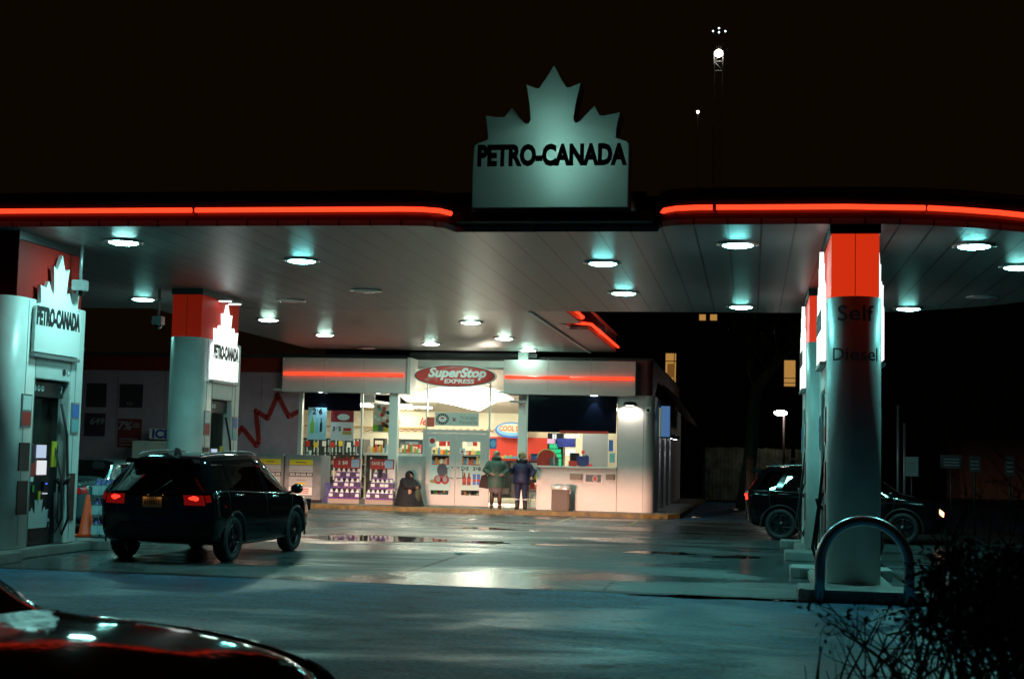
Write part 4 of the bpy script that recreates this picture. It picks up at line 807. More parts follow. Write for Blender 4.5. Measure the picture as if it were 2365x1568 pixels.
# red leaf outline painted on the wall
lo = [(553, 1010), (562, 988), (574, 1001), (590, 1027), (598, 1018), (595, 950), (587, 952), (588, 957), (612, 968), (640, 910), (646, 912), (664, 962), (693, 950)]
lo = [(548, 1003), (559, 987), (592, 1029), (598, 1020), (591, 948), (618, 966), (641, 912), (667, 962), (692, 949)]
MB().tube([at(x, y, Y=WY-.02) for x, y in lo], .075, 6).bld('x', red_print) if False else None
lm = MB()
P3 = [at(x, y, Y=WY-.02) for x, y in lo]
for a, b in zip(P3[:-1], P3[1:]):
    d = (b-a).normalized(); nn = V((-d.z, 0, d.x))*.075; lm.add([a-nn, b-nn, b+nn, a+nn, a-nn+Y_*.018, b-nn+Y_*.018, b+nn+Y_*.018, a+nn+Y_*.018], [(0,1,2,3), (0,4,5,1), (2,6,7,3), (0,3,7,4), (1,5,6,2)])
for p in P3: lm.lathe([(.0, -.002), (.075, -.002), (.075, .016)], p, 14, ax=1)
tag(lm.bld('leaf_outline_sign', mk('dull_red', (.3, .015, .012), .5)), 'dull red zigzag outline of a leaf on the grey wall right of the rear tower', 'wall logo')

# notice cabinets
for i, (a, b, lb) in enumerate(((592, 655, 'left grey gas bottle cabinet half hidden by the black car'), (657, 742, 'right grey gas bottle cabinet beside the purple bottle displays'))):
    ax, bx = at(a, 1100, Y=41.9).x, at(b, 1100, Y=41.9).x; z1 = 1.57
    t = thing('gas_bottle_cabinet', lb, 'cabinet', ((ax+bx)/2, 42.2, .13), 'grey notice cabinets by the kerb')
    MB().box(ax, 41.9, .22, bx-.02, 42.9, z1).bld('body', mk('cabinet_grey', (.2, .22, .23), .45, var=.2), t, bevel=.02); MB().box(ax+.1, 41.95, .13, bx-.1, 42.8, .22).bld('plinth', black, t)
    u0, u1 = ax+.13*(bx-ax), bx-.24*(bx-ax) if i else bx-.1
    MB().box(u0, 41.88, 1.27, u1, 41.9, 1.43).bld('yellow_header', yellow, t); MB().box(u0, 41.885, .62, u1, 41.9, 1.25).bld('panel', mk('panel_grey', (.4, .42, .44), .5), t); MB().box(u0, 41.88, .36, u1, 41.9, .6).bld('red_text_panel', paper, t)
    MB().box(u0+.2, 41.874, 1.33, u1-.2, 41.88, 1.36).bld('text_line', mk('dark_olive', (.15, .12, .02), .5), t)
    wd = u1-u0
    for q in (.27, .75):
        text('88:88', (u0+wd*q, 41.878, .93), X_, Z_, .09, paper, MB().box(u0+wd*q-.19, 41.88, .91, u0+wd*q+.19, 41.886, 1.04).bld('digit_panel', ink, t), w=.33)
        MB().box(u0+wd*q-.15, 41.88, 1.09, u0+wd*q+.15, 41.886, 1.115).bld('text_line', grey_ink, t)
    MB().box(u0+wd*.3, 41.88, .68, u0+wd*.75, 41.886, .73).bld('yellow_line', yellow, t); MB().box(u0+wd*.3, 41.88, .79, u0+wd*.75, 41.886, .82).bld('text_line', grey_ink, t)
    for z in (.41, .47, .53): MB().box(u0+.1, 41.874, z, u1-.1, 41.88, z+.03).bld('red_text_line', mk('dim_red', (.4, .06, .05), .5), t)
tag(MB().lathe([(.04, 0), (.05, .14), (.0, .14)], (at(713, 1055, Y=42).x, 42.1, 1.575), 12).bld('paper_cup', paper), 'white paper cup left on top of the right grey cabinet', 'cup')

# purple bottle displays
jugw = mk('jug_white', (.75, .75, .78), .35); jugp = mk('jug_purple', (.1, .04, .25), .35); jugd = mk('jug_label', (.05, .05, .07), .4)
def jug(x, y, z, s, lab, grp):
    t = thing('fluid_jug', lab, 'jug', (x, y, z), grp)
    MB().box(-.075*s, -.06, 0, .075*s, .06, .17).bld('body', jugp, t, local=True, bevel=.02); MB().box(-.06*s, -.064, .04, .06*s, -.06, .13).bld('label', jugw if random.random() < .5 else jugd, t, local=True); MB().lathe([(.07*s, .17), (.03, .24), (.03, .27), (0, .27)], n=10).bld('shoulder', jugw, t, local=True)
    return t
for (x0, x1, lb, words) in ((760, 832, 'left', '2 $8'), (846, 910, 'right', 'SAVE $4')):
    a, b = at(x0, 1120, Y=42.1).x, at(x1, 1120, Y=42.1).x; w = b-a
    t = thing('bottle_display', 'purple and white washer fluid display, %s one, under a red sign reading %s' % (lb, words), 'display stand', ((a+b)/2, 42.3, .13))
    MB().box(a, 42.0, .135, b, 42.7, .3).bld('pallet_base', mk('card_beige', (.35, .3, .26), .6), t)
    MB().box(a+.1*w, 42.15, .85, a+.12*w+.02, 42.2, 1.55).bld('post', white_clean, t); MB().box(b-.04, 42.15, .85, b, 42.2, 1.55).bld('post', white_clean, t)
    sgp = MB().box(a+.12*w, 42.1, 1.2, b-.02, 42.13, 1.5).bld('price_sign', mk('crimson_sign', (.35, .02, .02), .5), t); text(words, (a+.42*w, 42.098, 1.32), X_, Z_, .1, paper, sgp, w=.3 if lb == 'left' else .42)
    MB().box(b-.3, 42.09, 1.23, b-.05, 42.1, 1.47).bld('price_picture', mk('picture_blue', (.3, .4, .55), .5), sgp)
    lab = 'white-shouldered purple jug on the %s display by the kerb' % lb; grp = 'jugs on the %s display' % lb
    random.seed(3)
    for k_, (z, n, yy) in enumerate(((.3, 6, 42.02), (.62, 5, 42.12))):
        for i in range(n): jug(a+.09+i*(w-.16)/(n-1) if k_ == 0 else a+.2+i*(w-.3)/(n-1), yy+.05, z, 1, lab, grp)
        MB().box(a+.02+.08*k_, yy-.04, z-.025, b, yy+.4, z).bld('tray', mk('tray_purple', (.16, .06, .3), .5), t)
    for i in range(5 if lb == 'left' else 2): jug(a+.25+i*(.155 if lb == 'left' else .26), 42.25, .92, .9, lab, grp)
    MB().box(a+.1, 42.15, .89, b-.05, 42.4, .915).bld('tray', mk('tray_purple', (.16, .06, .3), .5), t)
bs_ = tag(pb(742, 1115, 762, 1160, 42.4, .3).bld('blue_bin', mk('navy_plastic', (.03, .05, .22), .35), bevel=.02), 'dark blue plastic bin between the grey cabinet and the left display', 'bin')
tag(pb(918, 1053, 973, 1165, 42.35, .5).bld('grey_locker', mk('locker_grey', (.3, .36, .36), .45, var=.15), bevel=.015), 'tall plain grey locker behind the crouching person left of the door', 'locker')
# trash can by the kiosk
tc_ = thing('trash_can', 'brown speckled litter bin with a clear bag under the kiosk ledge', 'litter bin', (at(1297, 1150, Y=41.7).x, 41.6, .13))
MB().box(-.26, -.24, 0, .26, .24, .7).bld('bin', mk('speckled_brown', (.13, .1, .08), .6, var=.5, vs=60), tc_, local=True, bevel=.03)
bg = MB(); random.seed(8); n = 28
ring = lambda r_, z, j: [V(((r_+random.uniform(-j, j))*max(-1, min(1, 1.35*math.cos(2*math.pi*i/n))), (r_+random.uniform(-j, j))*max(-1, min(1, 1.35*math.sin(2*math.pi*i/n)))*.92, z+random.uniform(-j, j))) for i in range(n)]
G = [ring(.275, .62, .01), ring(.285, .69, .015), ring(.26, .75, .02), ring(.2, .72, .02)]
bg.grid([r_+[r_[0]] for r_ in G]); bg.bld('bag', mk('clear_bag', (.5, .52, .5), .2), tc_, local=True)
MB().box(.26, -.15, .5, .28, .1, .64).bld('side_handle', grey_metal, tc_, local=True)
random.seed(20)
for i, (x, y) in enumerate(((-12.1, 26.0), (-5.0, 24.0), (-7.2, 36.4), (-1.7, 42.4), (-.6, 50), (-4.9, 31.7), (-9.9, 24.6))):
    t = MB(); z = .136 if 41.1 < y < 45 and x < -2.3 else .012
    P = [[V((x+a*.07+random.uniform(-.02, .02), y+b*.05+random.uniform(-.02, .02), z+random.uniform(0, .04))) for a in range(4)] for b in range(4)]
    tag(t.grid(P, False).bld('litter_scrap', paper), 'small scrap of white litter lying on the ground, ' + ['by the cone', 'on the damp pad in the middle', 'near the parking marks', 'on the pavement corner', 'far back beside the fence', 'right of the puddle', 'beside the pump island'][i], 'litter')

# ------------------------------------------------------------------ cars
def herm(vals, sub):
    """smooth monotone interpolation through a list of tuples"""
    n = len(vals); k = len(vals[0]); out = []
    T = []
    for i in range(n):
        t = []
        for c in range(k):
            a = vals[i][c]-vals[i-1][c] if i else 0; b = vals[i+1][c]-vals[i][c] if i < n-1 else 0
            if i == 0: t.append(b)
            elif i == n-1: t.append(a)
            else: t.append(0 if a*b <= 0 else 2*a*b/(a+b))
        T.append(t)
    for i in range(n-1):
        for j in range(sub):
            s = j/sub; h1 = 2*s**3-3*s**2+1; h2 = s**3-2*s**2+s; h3 = -2*s**3+3*s**2; h4 = s**3-s**2
            out.append([h1*vals[i][c]+h2*T[i][c]+h3*vals[i+1][c]+h4*T[i+1][c] for c in range(k)])
    out.append(list(vals[-1])); return out
NV = 5; NU = 5
def ring_pts(s):
    yB, yS, yT, zb, zs, zt, w, wt = s
    base = [(0, zb), (.8*w, zb), (.97*w, zb+.1), (w, zb+.48*(zs-zb)), (.985*w, zs-.1), (.95*w, zs), ((.95*w+wt)/2+.015, (zs+zt-.07)/2), (wt, zt-.07), (.72*wt, zt-.012), (0, zt)]
    d = herm(base, NV); out = []
    for x, z in d:
        if z <= zs: t = (z-zb)/max(.01, zs-zb); y = yB+(yS-yB)*t
        else: t = (z-zs)/max(.01, zt-zs); y = yS+(yT-yS)*min(1, t)
        out.append(V((x, y, z)))
    return out
def make_car(label, cat, loc, rz, st, wheels, wr, paint, glassm, rows, group=None, rear_glass=(.8,), front_on=True, side_wins=(), wind=None, rear_top=None, hatch=True, lights='rear', detail=True):
    """st: stations from tail to nose; side_wins: station index pairs glazed on the flank; wind: station pair glazed on top"""
    t = thing('parked_car', label, cat, loc, group, rz)
    D = [ring_pts(s) for s in herm(st, NU)]; nu, nv = len(D), len(D[0]); nvt = nv-1
    verts, faces, mi = [], [], []
    def side_mat(u, v):
        us, vs_ = u/NU, v/NV
        for a, b in side_wins:
            if a <= us < b and 5.2 <= vs_ < 6.8: return 1
        if wind and wind[0] <= us < wind[1] and vs_ >= 7.2: return 1
        if rear_top and rear_top[0] <= us < rear_top[1] and vs_ >= 7.2: return 1
        return 0
    for sgn in (1, -1):
        o = len(verts); verts += [V((p.x*sgn, p.y, p.z)) for r_ in D for p in r_]
        for u in range(nu-1):
            for v in range(nv-1):
                faces.append((o+u*nv+v, o+u*nv+v+1, o+(u+1)*nv+v+1, o+(u+1)*nv+v)); mi.append(side_mat(u, v))
    NX = 14
    for end, sg_ in ((0, -1), (nu-1, 1)):
        o = len(verts); r_ = D[end]
        for p in r_:
            for j in range(NX+1):
                s = -1+2*j/NX; verts.append(V((p.x*s, p.y+sg_*.07*(1-s*s)*min(1, p.x*2), p.z)))
        for v in range(nv-1):
            for j in range(NX):
                faces.append((o+v*(NX+1)+j, o+v*(NX+1)+j+1, o+(v+1)*(NX+1)+j+1, o+(v+1)*(NX+1)+j))
                mi.append(1 if (end == 0 and hatch and 5.2 <= v/NV < 6.8 and 1 <= j < NX-1) else 0)
    me = bpy.data.meshes.new('b'); me.from_pydata([tuple(p) for p in verts], [], faces)
    for i, p in enumerate(me.polygons): p.material_index = mi[i]; p.use_smooth = True
    bm = bmesh.new(); bm.from_mesh(me); bmesh.ops.remove_doubles(bm, verts=bm.verts, dist=1e-4); bmesh.ops.dissolve_degenerate(bm, edges=bm.edges, dist=1e-5)
    bmesh.ops.recalc_face_normals(bm, faces=bm.faces); bm.to_mesh(me); bm.free()
    me.materials.append(paint); me.materials.append(glassm)
    tmp = bpy.data.objects.new('b', me); COL.objects.link(tmp)
    cm_ = MB()
    hw = max(s[6] for s in st)
    for (wy) in wheels:
        for sgn in (1, -1): cm_.lathe([(0, sgn*(hw-.28)), (wr+.055, sgn*(hw-.28)), (wr+.055, sgn*(hw+.2)), (0, sgn*(hw+.2))], (0, wy, wr-.01), 36, ax=0)
    cut = cm_.bld('cut', rubber); md = tmp.modifiers.new('b', 'BOOLEAN'); md.operation = 'DIFFERENCE'; md.object = cut; md.solver = 'EXACT'
    dg = bpy.context.evaluated_depsgraph_get(); res = bpy.data.meshes.new_from_object(tmp.evaluated_get(dg))
    bpy.data.objects.remove(tmp); bpy.data.objects.remove(cut)
    # split into body shell and panes
    bm = bmesh.new(); bm.from_mesh(res)
    gl = [f for f in bm.faces if f.material_index == 1]
    seen = set(); groups = []
    for f in gl:
        if f in seen: continue
        st_ = [f]; comp = []; seen.add(f)
        while st_:
            q = st_.pop(); comp.append(q)
            for e in q.edges:
                for g in e.link_faces:
                    if g.material_index == 1 and g not in seen: seen.add(g); st_.append(g)
        groups.append(comp)
    for comp in groups:
        vid = {}; mb = MB(); vs = []; fs = []
        for f in comp:
            idx = []
            for v in f.verts:
                if v not in vid: vid[v] = len(vs); vs.append(v.co-v.normal*.006)
                idx.append(vid[v])
            fs.append(idx)
        mb.add(vs, fs, True); cx = sum(v.x for v in vs)/len(vs); cy = sum(v.y for v in vs)/len(vs)
        mb.bld('side_window' if abs(cx) > .2 else ('rear_window' if cy < 0 else 'windshield'), glassm, t, local=True)
    bmesh.ops.delete(bm, geom=gl, context='FACES')
    bm.to_mesh(res); bm.free(); res.name = 'body'
    b = bpy.data.objects.new('body', res); COL.objects.link(b); b.parent = t
    while len(res.materials) > 1: res.materials.pop(index=1)
    for p in res.polygons: p.material_index = 0
    # dark cabin so the panes read as glass
    ci = MB(); ys = [s for s in st]; y0 = st[0][0]+.35; y1 = st[-1][0]-1.3
    ci.box(-hw+.32, y0, .42, hw-.32, y1, .86)
    for yy in ((y0+.95), (y0+1.75)):
        for x in (-.38, .38): ci.box(x-.24, yy, .8, x+.24, yy+.12, 1.22); ci.box(x-.12, yy, 1.24, x+.12, yy+.08, 1.4)
    ci.bld('cabin_seats', mk('cabin_cloth', (.02, .02, .022), .8), t, local=True, bevel=.03)
    tyre = mk('tyre', (.012, .012, .013), .6); rim = mk('alloy', (.06, .06, .065), .25, metal=.9)
    for wy in wheels:
        for sgn in (1, -1):
            w = MB().lathe([(wr*.66, -.1), (wr*.9, -.11), (wr, -.07), (wr, .07), (wr*.9, .11), (wr*.66, .1), (wr*.66, -.1)], (sgn*(hw-.13), wy, wr), 36, ax=0).bld('wheel', tyre, t, local=True)
            m = MB(); c = V((sgn*(hw-.05), wy, wr)); m.lathe([(wr*.66, -.02*sgn), (wr*.6, .03*sgn), (wr*.56, -.02*sgn), (wr*.5, -.09*sgn)], c, 30, ax=0)
            m.lathe([(0, .02*sgn), (.06, .02*sgn), (.07, -.02*sgn)], c, 16, ax=0)
            for q in range(5):
                a = 2*math.pi*q/5+.3; d = V((0, math.cos(a), math.sin(a))); e = V((0, -math.sin(a), math.cos(a)))
                m.add([c+d*.05+e*.035, c+d*.05-e*.035, c+d*wr*.62-e*.022, c+d*wr*.62+e*.022]+[c+X_*sgn*-.03+d*.05+e*.035, c+X_*sgn*-.03+d*.05-e*.035, c+X_*sgn*-.03+d*wr*.62-e*.022, c+X_*sgn*-.03+d*wr*.62+e*.022], [(0,1,2,3), (0,4,5,1), (2,6,7,3), (3,7,4,0), (1,5,6,2)])
            m.bld('rim', rim, w, local=True)
            MB().lathe([(wr*.5, 0), (0, 0)], (sgn*(hw-.15), wy, wr), 24, ax=0).bld('brake_disc', dark_metal, w, local=True)
            MB().lathe([(wr+.056, -.015*sgn), (wr+.075, .004*sgn), (wr+.1, -.01*sgn), (wr+.1, -.04*sgn)], (sgn*(hw+.002), wy, wr-.01), 30, ax=0, a0=-.05*math.pi, a1=1.05*math.pi).bld('arch_trim', black, t, local=True)
    def surf(us, vs_, sgn=1, off=0.):
        u = max(0, min(nu-1.001, us*NU)); v = max(0, min(nv-1.001, vs_*NV)); i, j = int(u), int(v); fu, fv = u-i, v-j
        A, B, C_, D_ = D[i][j], D[i][j+1], D[i+1][j], D[i+1][j+1]
        p = (A*(1-fv)+B*fv)*(1-fu)+(C_*(1-fv)+D_*fv)*fu; n = (B-A).cross(C_-A)
        if n.x < 0 or (abs(n.x) < 1e-4 and n.z < 0): n = -n
        if vs_ > 7.5 and n.z < 0: n = -n
        p = p+n.normalized()*off; return V((p.x*sgn, p.y, p.z))
    def patch(u0, u1, v0, v1, sgn, off, name, mat, par=t, n=6):
        P = [[surf(u0+(u1-u0)*i/n, v0+(v1-v0)*j/n, sgn, off) for j in range(n+1)] for i in range(n+1)]
        return MB().grid(P).bld(name, mat, par, local=True)
    def line(pairs, sgn, name, mat, r=.006, off=.002):
        P = []
        for (a, b) in zip(pairs[:-1], pairs[1:]): P += [surf(a[0]+(b[0]-a[0])*k/6, a[1]+(b[1]-a[1])*k/6, sgn, off) for k in range(6)]
        P.append(surf(*pairs[-1], sgn, off)); MB().tube(P, r, 5).bld(name, mat, t, local=True)
    return t, surf, patch, line, D
def cap_pt(D, end, v, s, off=0):
    r_ = D[end]; j = min(len(r_)-2, int(v*NV)); f = v*NV-j; p = r_[j]*(1-f)+r_[j+1]*f; sg_ = -1 if end == 0 else 1
    return V((p.x*s, p.y+sg_*(.07*(1-s*s)*min(1, p.x*2)+off), p.z))
def cap_patch(D, end, v0, v1, s0, s1, off, name, mat, par, n=6):
    P = [[cap_pt(D, end, v0+(v1-v0)*i/n, s0+(s1-s0)*j/n, off) for j in range(n+1)] for i in range(n+1)]
    return MB().grid(P).bld(name, mat, par, local=True)

tail_on = emit('tail_light_lit', (1, .03, .015), 3.2); tail_dim = mk('tail_light_lens', (.35, .01, .01), .12, coat=1, em=(1, .02, .01), es=.1)
SUV = [(-1.98, -2.06, -1.72, .36, 1.02, 1.52, .76, .47), (-1.88, -1.96, -1.6, .31, 1.04, 1.575, .87, .53), (-1.5, -1.55, -1.26, .25, 1.05, 1.61, .91, .575), (-.75, -.8, -.72, .22, 1.03, 1.635, .91, .61),
 (-.1, -.1, -.08, .22, 1.0, 1.64, .91, .62), (.5, .5, .28, .22, .985, 1.6, .91, .615), (.95, .95, .62, .23, .975, 1.5, .905, .59), (1.1, 1.25, 1.35, .24, .97, 1.06, .90, .7), (1.6, 1.65, 1.7, .24, .93, 1.0, .9, .72), (1.95, 2.0, 2.0, .25, .82, .9, .86, .68), (2.12, 2.16, 2.14, .3, .7, .78, .72, .55)]
def add_suv_details(t, surf, patch, line, D, hwx, lit=True, front_lamps=False, plate=True):
    for sgn in (1, -1):
        P_ = [[cap_pt(D, 0, 4.4+.36*q/4*math.sin(a)*(1.15 if math.cos(a)*sgn > 0 else .8), sgn*.79+.1*q/4*math.cos(a), .02-.003*q) for a in [2*math.pi*k/20 for k in range(21)]] for q in range(5)]; MB().grid(P_).bld('tail_light', tail_on if lit else tail_dim, t, local=True)
        for q in range(4): MB().tube([cap_pt(D, 0, 4.1, sgn*.79-.06+.04*q, .022), cap_pt(D, 0, 4.7, sgn*.79-.06+.04*q, .022)], .004, 4).bld('lens_rib', mk('rib_red', (.25, .01, .01), .3), t, local=True); cap_patch(D, 0, 3.7, 4.9, .6*sgn, .99*sgn, .008, 'tail_lens', tail_dim, t)
        patch(.02, .55, 3.9, 4.85, sgn, .01, 'tail_light_wrap', tail_dim, t)
        patch(9.2, 9.9, 4.0, 5.0, sgn, .01, 'headlight', mk('headlamp_glass', (.6, .65, .7), .08, coat=1) if not front_lamps else emit('headlamp', (1, .9, .75), 4), t)
        line([(2.05, 5.1), (2.02, 3.6), (2.4, 1.9)], sgn, 'door_seam', black); line([(4.1, 5.1), (4.1, 2.0)], sgn, 'door_seam', black); line([(6.75, 5.0), (6.6, 3.8), (6.6, 2.0)], sgn, 'door_seam', black)
        line([(1.3, 5.08), (3, 5.08), (6.4, 5.08), (7.0, 5.05)], sgn, 'window_trim', chrome, .008)
        line([(1.0, 7.55), (3, 7.55), (5.0, 7.55)], sgn, 'roof_rail', mk('rail_satin', (.3, .31, .32), .25, metal=.8), .018, .045)
        line([(2.4, 1.75), (6.4, 1.75)], sgn, 'sill_trim', mk('satin_trim', (.15, .15, .16), .35, metal=.7), .015, .01)
        for u in (2.35, 4.45):
            a, b = surf(u, 4.55, sgn, .03), surf(u+.33, 4.55, sgn, .03); MB().tube([surf(u, 4.55, sgn, 0), a, b, surf(u+.33, 4.55, sgn, 0)], .014, 6).bld('door_handle', chrome, t, local=True)
        p = surf(6.3, 5.15, sgn, .0); m = MB().ball(p+V((sgn*.14, .02, .07)), .11, .07, .085, 14, 10).bld('mirror', black_gloss, t, local=True); MB().tube([p, p+V((sgn*.1, 0, .04))], .022, 6).bld('mirror_stem', black, m, local=True)
        MB().poly(ell(.075, .05, 14), p+V((sgn*.15, -.055, .07)), X_, Z_, 0, .003).bld('mirror_glass', chrome, m, local=True)
    sp = MB(); y = cap_pt(D, 0, 7.2, 0).y; z = cap_pt(D, 0, 7.2, 0).z
    sp.poly([(-.56, -.02), (.56, -.02), (.52, .045), (-.52, .045)], (0, y+.1, z+.02), X_, Z_, 0, .26); sp.bld('spoiler', black_gloss, t, local=True, bevel=.015)
    MB().box(-.18, y-.165, z+.0, .18, y-.15, z+.02).bld('brake_strip', black, t, local=True)
    yq = cap_pt(D, 0, 4.0, 0, .02)
    cap_patch(D, 0, 3.1, 4.5, -.36, .36, .004, 'plate_recess', black, t)
    if plate:
        pl_ = MB().box(-.15, yq.y-.025, yq.z-.1, .15, yq.y-.01, yq.z+.05).bld('number_plate', mk('plate_amber', (.5, .38, .2), .5), t, local=True)
        for i in range(7): MB().box(-.12+i*.036, yq.y-.028, yq.z-.06, -.12+i*.036+.02, yq.y-.025, yq.z+.01).bld('plate_mark', mk('plate_ink', (.12, .06, .02), .5), pl_, local=True)
        MB().box(-.17, yq.y-.07, yq.z+.09, .17, yq.y-.01, yq.z+.11).bld('plate_lamp_bar', chrome, t, local=True)
        for x in (-.12, .12): lamp('plate_lamp', 'POINT', (0, 0, 0), .07, (1, .5, .15), t, .01).location = (x, yq.y-.06, yq.z+.075)
    MB().tube([V((0, 0, 0))+cap_pt(D, 0, 5.2, .05, .03), cap_pt(D, 0, 5.9, .35, .03)], .01, 6).bld('rear_wiper', black, t, local=True)
    cap_patch(D, 0, 1.6, 2.6, -.75, .75, .02, 'rear_bumper_insert', black, t)
    MB().poly([(-.1, 0), (.12, 0), (.02, .1), (-.06, .11)], surf(1.5, 8.9, 1, 0)+V((.0, 0, -.005)), Y_, Z_, -.02, .02).bld('antenna_fin', black, t, local=True)
SUVW = [s[:6]+(s[6]*1.06, s[7]*1.06) for s in SUV]
paint_black = mk('car_paint_black', (.004, .004, .005), .07, spec=.4)
SX, SY, SR = -8.6, 22.05, R(-2.5)
suv = make_car('black compact SUV with red tail lights lit, stopped beside pump 7', 'car', (SX, SY, 0), SR, SUVW, (-1.28, 1.3), .345, paint_black, car_glass, 0, side_wins=((1.3, 2.1), (2.3, 4.0), (4.25, 6.3)), wind=(6.05, 6.95))
add_suv_details(*suv, .9, True)
# working headlamps; an added unseen plate ahead of each cuts the beam level
for sx_ in (-.62, .62):
    hl = MB().box(sx_-.2, 2.34, .662, sx_+.2, 2.36, .86).bld('beam_cutoff_plate', black, suv[0], local=True)
    l = lamp('headlight_beam', 'SPOT', (0, 0, 0), 9000, (1, .5, .35), suv[0], .003, spot_size=R(62), spot_blend=.5); l.location = (sx_, 2.26, .66); aim(l, (0, 1, -.0))
paint_dark = mk('car_paint_dark', (.003, .003, .004), .1, spec=.25)
c2 = make_car('dark car standing side-on behind the right pump towers, tail light glowing', 'car', (2.0, 32.6, 0), R(-96), SUV, (-1.28, 1.3), .345, paint_dark, car_glass, 0, side_wins=((1.3, 2.1), (2.3, 4.0), (4.25, 6.3)), wind=(6.05, 6.95))
add_suv_details(*c2, .9, True, plate=False)
for _s in (1, -1): c2[2](.03, .7, 3.7, 4.7, _s, .014, 'tail_glow', tail_on, c2[0])
c2[2](9.3, 9.85, 3.9, 4.7, 1, .02, 'indicator_light', emit('amber_lamp', (1, .35, .12), 9), c2[0]); c2[2](9.3, 9.85, 3.9, 4.7, -1, .02, 'indicator_light', emit('amber_lamp', (1, .35, .12), 9), c2[0])
SED = [(-2.3, -2.34, -2.2, .36, .93, .99, .76, .6), (-2.15, -2.2, -2.1, .3, .96, 1.03, .85, .66), (-1.75, -1.75, -1.7, .24, .97, 1.05, .89, .68), (-1.45, -1.5, -1.3, .22, .965, 1.08, .895, .7), (-1.0, -.95, -.62, .22, .955, 1.42, .9, .6), (-.2, -.2, -.1, .22, .94, 1.45, .9, .62), (.4, .4, .3, .22, .93, 1.43, .9, .62), (.85, .9, .62, .22, .92, 1.34, .9, .6), (1.05, 1.2, 1.4, .23, .91, .99, .9, .7), (1.6, 1.65, 1.75, .24, .87, .93, .89, .7), (2.05, 2.1, 2.15, .25, .76, .82, .84, .66), (2.28, 2.33, 2.3, .3, .6, .66, .66, .5)]
def add_sedan_details(t, surf, patch, line, D, lit=False, mirrors=True):
    for sgn in (1, -1):
        cap_patch(D, 0, 3.9, 4.8, .55*sgn, .98*sgn, .01, 'tail_light', tail_dim, t); patch(.02, .6, 3.9, 4.8, sgn, .01, 'tail_light_wrap', tail_dim, t)
        patch(9.9, 10.8, 4.0, 4.9, sgn, .01, 'headlight', mk('headlamp_glass', (.6, .65, .7), .08, coat=1), t)
        line([(3.6, 5.1), (3.7, 2.0)], sgn, 'door_seam', black); line([(5.4, 5.1), (5.4, 2.0)], sgn, 'door_seam', black); line([(8.0, 5.0), (7.9, 2.0)], sgn, 'door_seam', black)
        line([(4.1, 5.08), (6, 5.08), (7.9, 5.05)], sgn, 'window_trim', chrome, .008); line([(.2, 3.4), (2.4, 3.3)], sgn, 'side_moulding', chrome, .01, .005)
        for u in (3.95, 5.7): MB().tube([surf(u, 4.5, sgn, 0), surf(u, 4.5, sgn, .03), surf(u+.3, 4.5, sgn, .03), surf(u+.3, 4.5, sgn, 0)], .013, 6).bld('door_handle', chrome, t, local=True)
        if not mirrors: continue
        p = surf(7.6, 5.15, sgn, 0); m = MB().ball(p+V((sgn*.13, .02, .06)), .1, .06, .07, 14, 10).bld('mirror', black_gloss, t, local=True)
    cap_patch(D, 0, 2.4, 3.4, -.8, .8, .015, 'bumper_strip', chrome, t); cap_patch(D, 0, 3.6, 4.5, -.25, .25, .012, 'number_plate', mk('plate_white', (.5, .5, .5), .5), t)
paint_teal = mk('car_paint_teal', (.12, .2, .21), .25, metal=.5, coat=1)
c3 = make_car('pale teal sedan seen from behind between pump 7 and the black car', 'car', (-12.85, 26.9, 0), R(0), SED, (-1.35, 1.38), .325, paint_teal, car_glass, 0, side_wins=((4.1, 5.3), (5.5, 7.6)), wind=(7.1, 7.95), rear_top=(3.2, 3.95), hatch=False)
add_sedan_details(*c3)
paint_fg = mk('car_paint_plum', (.004, .0015, .0015), .05, spec=.16, bump=.12, bs=4)
SEF = [(-2.3, -2.34, -2.2, .36, .93, .99, .76, .6), (-2.2, -2.24, -2.15, .3, .96, 1.03, .85, .66), (-2.05, -2.08, -2.0, .24, .97, 1.05, .89, .68), (-1.9, -1.95, -1.8, .22, .965, 1.08, .895, .7), (-1.5, -1.45, -1.15, .22, .955, 1.42, .9, .6), (-.8, -.8, -.7, .22, .94, 1.45, .9, .62), (-.2, -.2, -.3, .22, .93, 1.43, .9, .62), (.25, .3, .0, .22, .92, 1.34, .9, .6), (.5, .65, .85, .23, .92, .99, .9, .7), (1.3, 1.35, 1.4, .24, .9, .96, .9, .74), (1.95, 2.0, 2.05, .25, .8, .87, .86, .7), (2.24, 2.3, 2.28, .3, .62, .7, .72, .55)]
c4 = make_car('dark shiny car hood in the bottom left corner, closest to the viewer', 'car', (-3.97, 5.6, 0), R(-103), SEF, (-1.35, 1.38), .325, paint_fg, car_glass, 0, side_wins=((4.1, 5.3), (5.5, 7.6)), wind=(7.1, 7.95), rear_top=(3.2, 3.95), hatch=False)
add_sedan_details(*c4, mirrors=False)

# shrink-wrapped jugs on the island beside the SUV
jt = thing('wrapped_jugs', 'shrink-wrapped stack of pale blue jugs at the left side of the black car', 'jug stack', (-10.8, 22.75, .16))
wm = mk('shrink_wrap', (.4, .62, .68), .12, coat=1); random.seed(2)
for k in range(3):
    for i in range(2):
        for j in range(2): MB().box(-.16+i*.17, -.16+j*.17, .02+k*.33, i*.17, j*.17, .24+k*.33).bld('jug_body', wm, jt, local=True, bevel=.035); MB().lathe([(.07, .23+k*.33), (.03, .29+k*.33), (.03, .32+k*.33), (0, .32+k*.33)], (-.08+i*.17, -.08+j*.17, 0), 10).bld('jug_cap', mk('cap_navy', (.03, .04, .2), .4), jt, local=True)

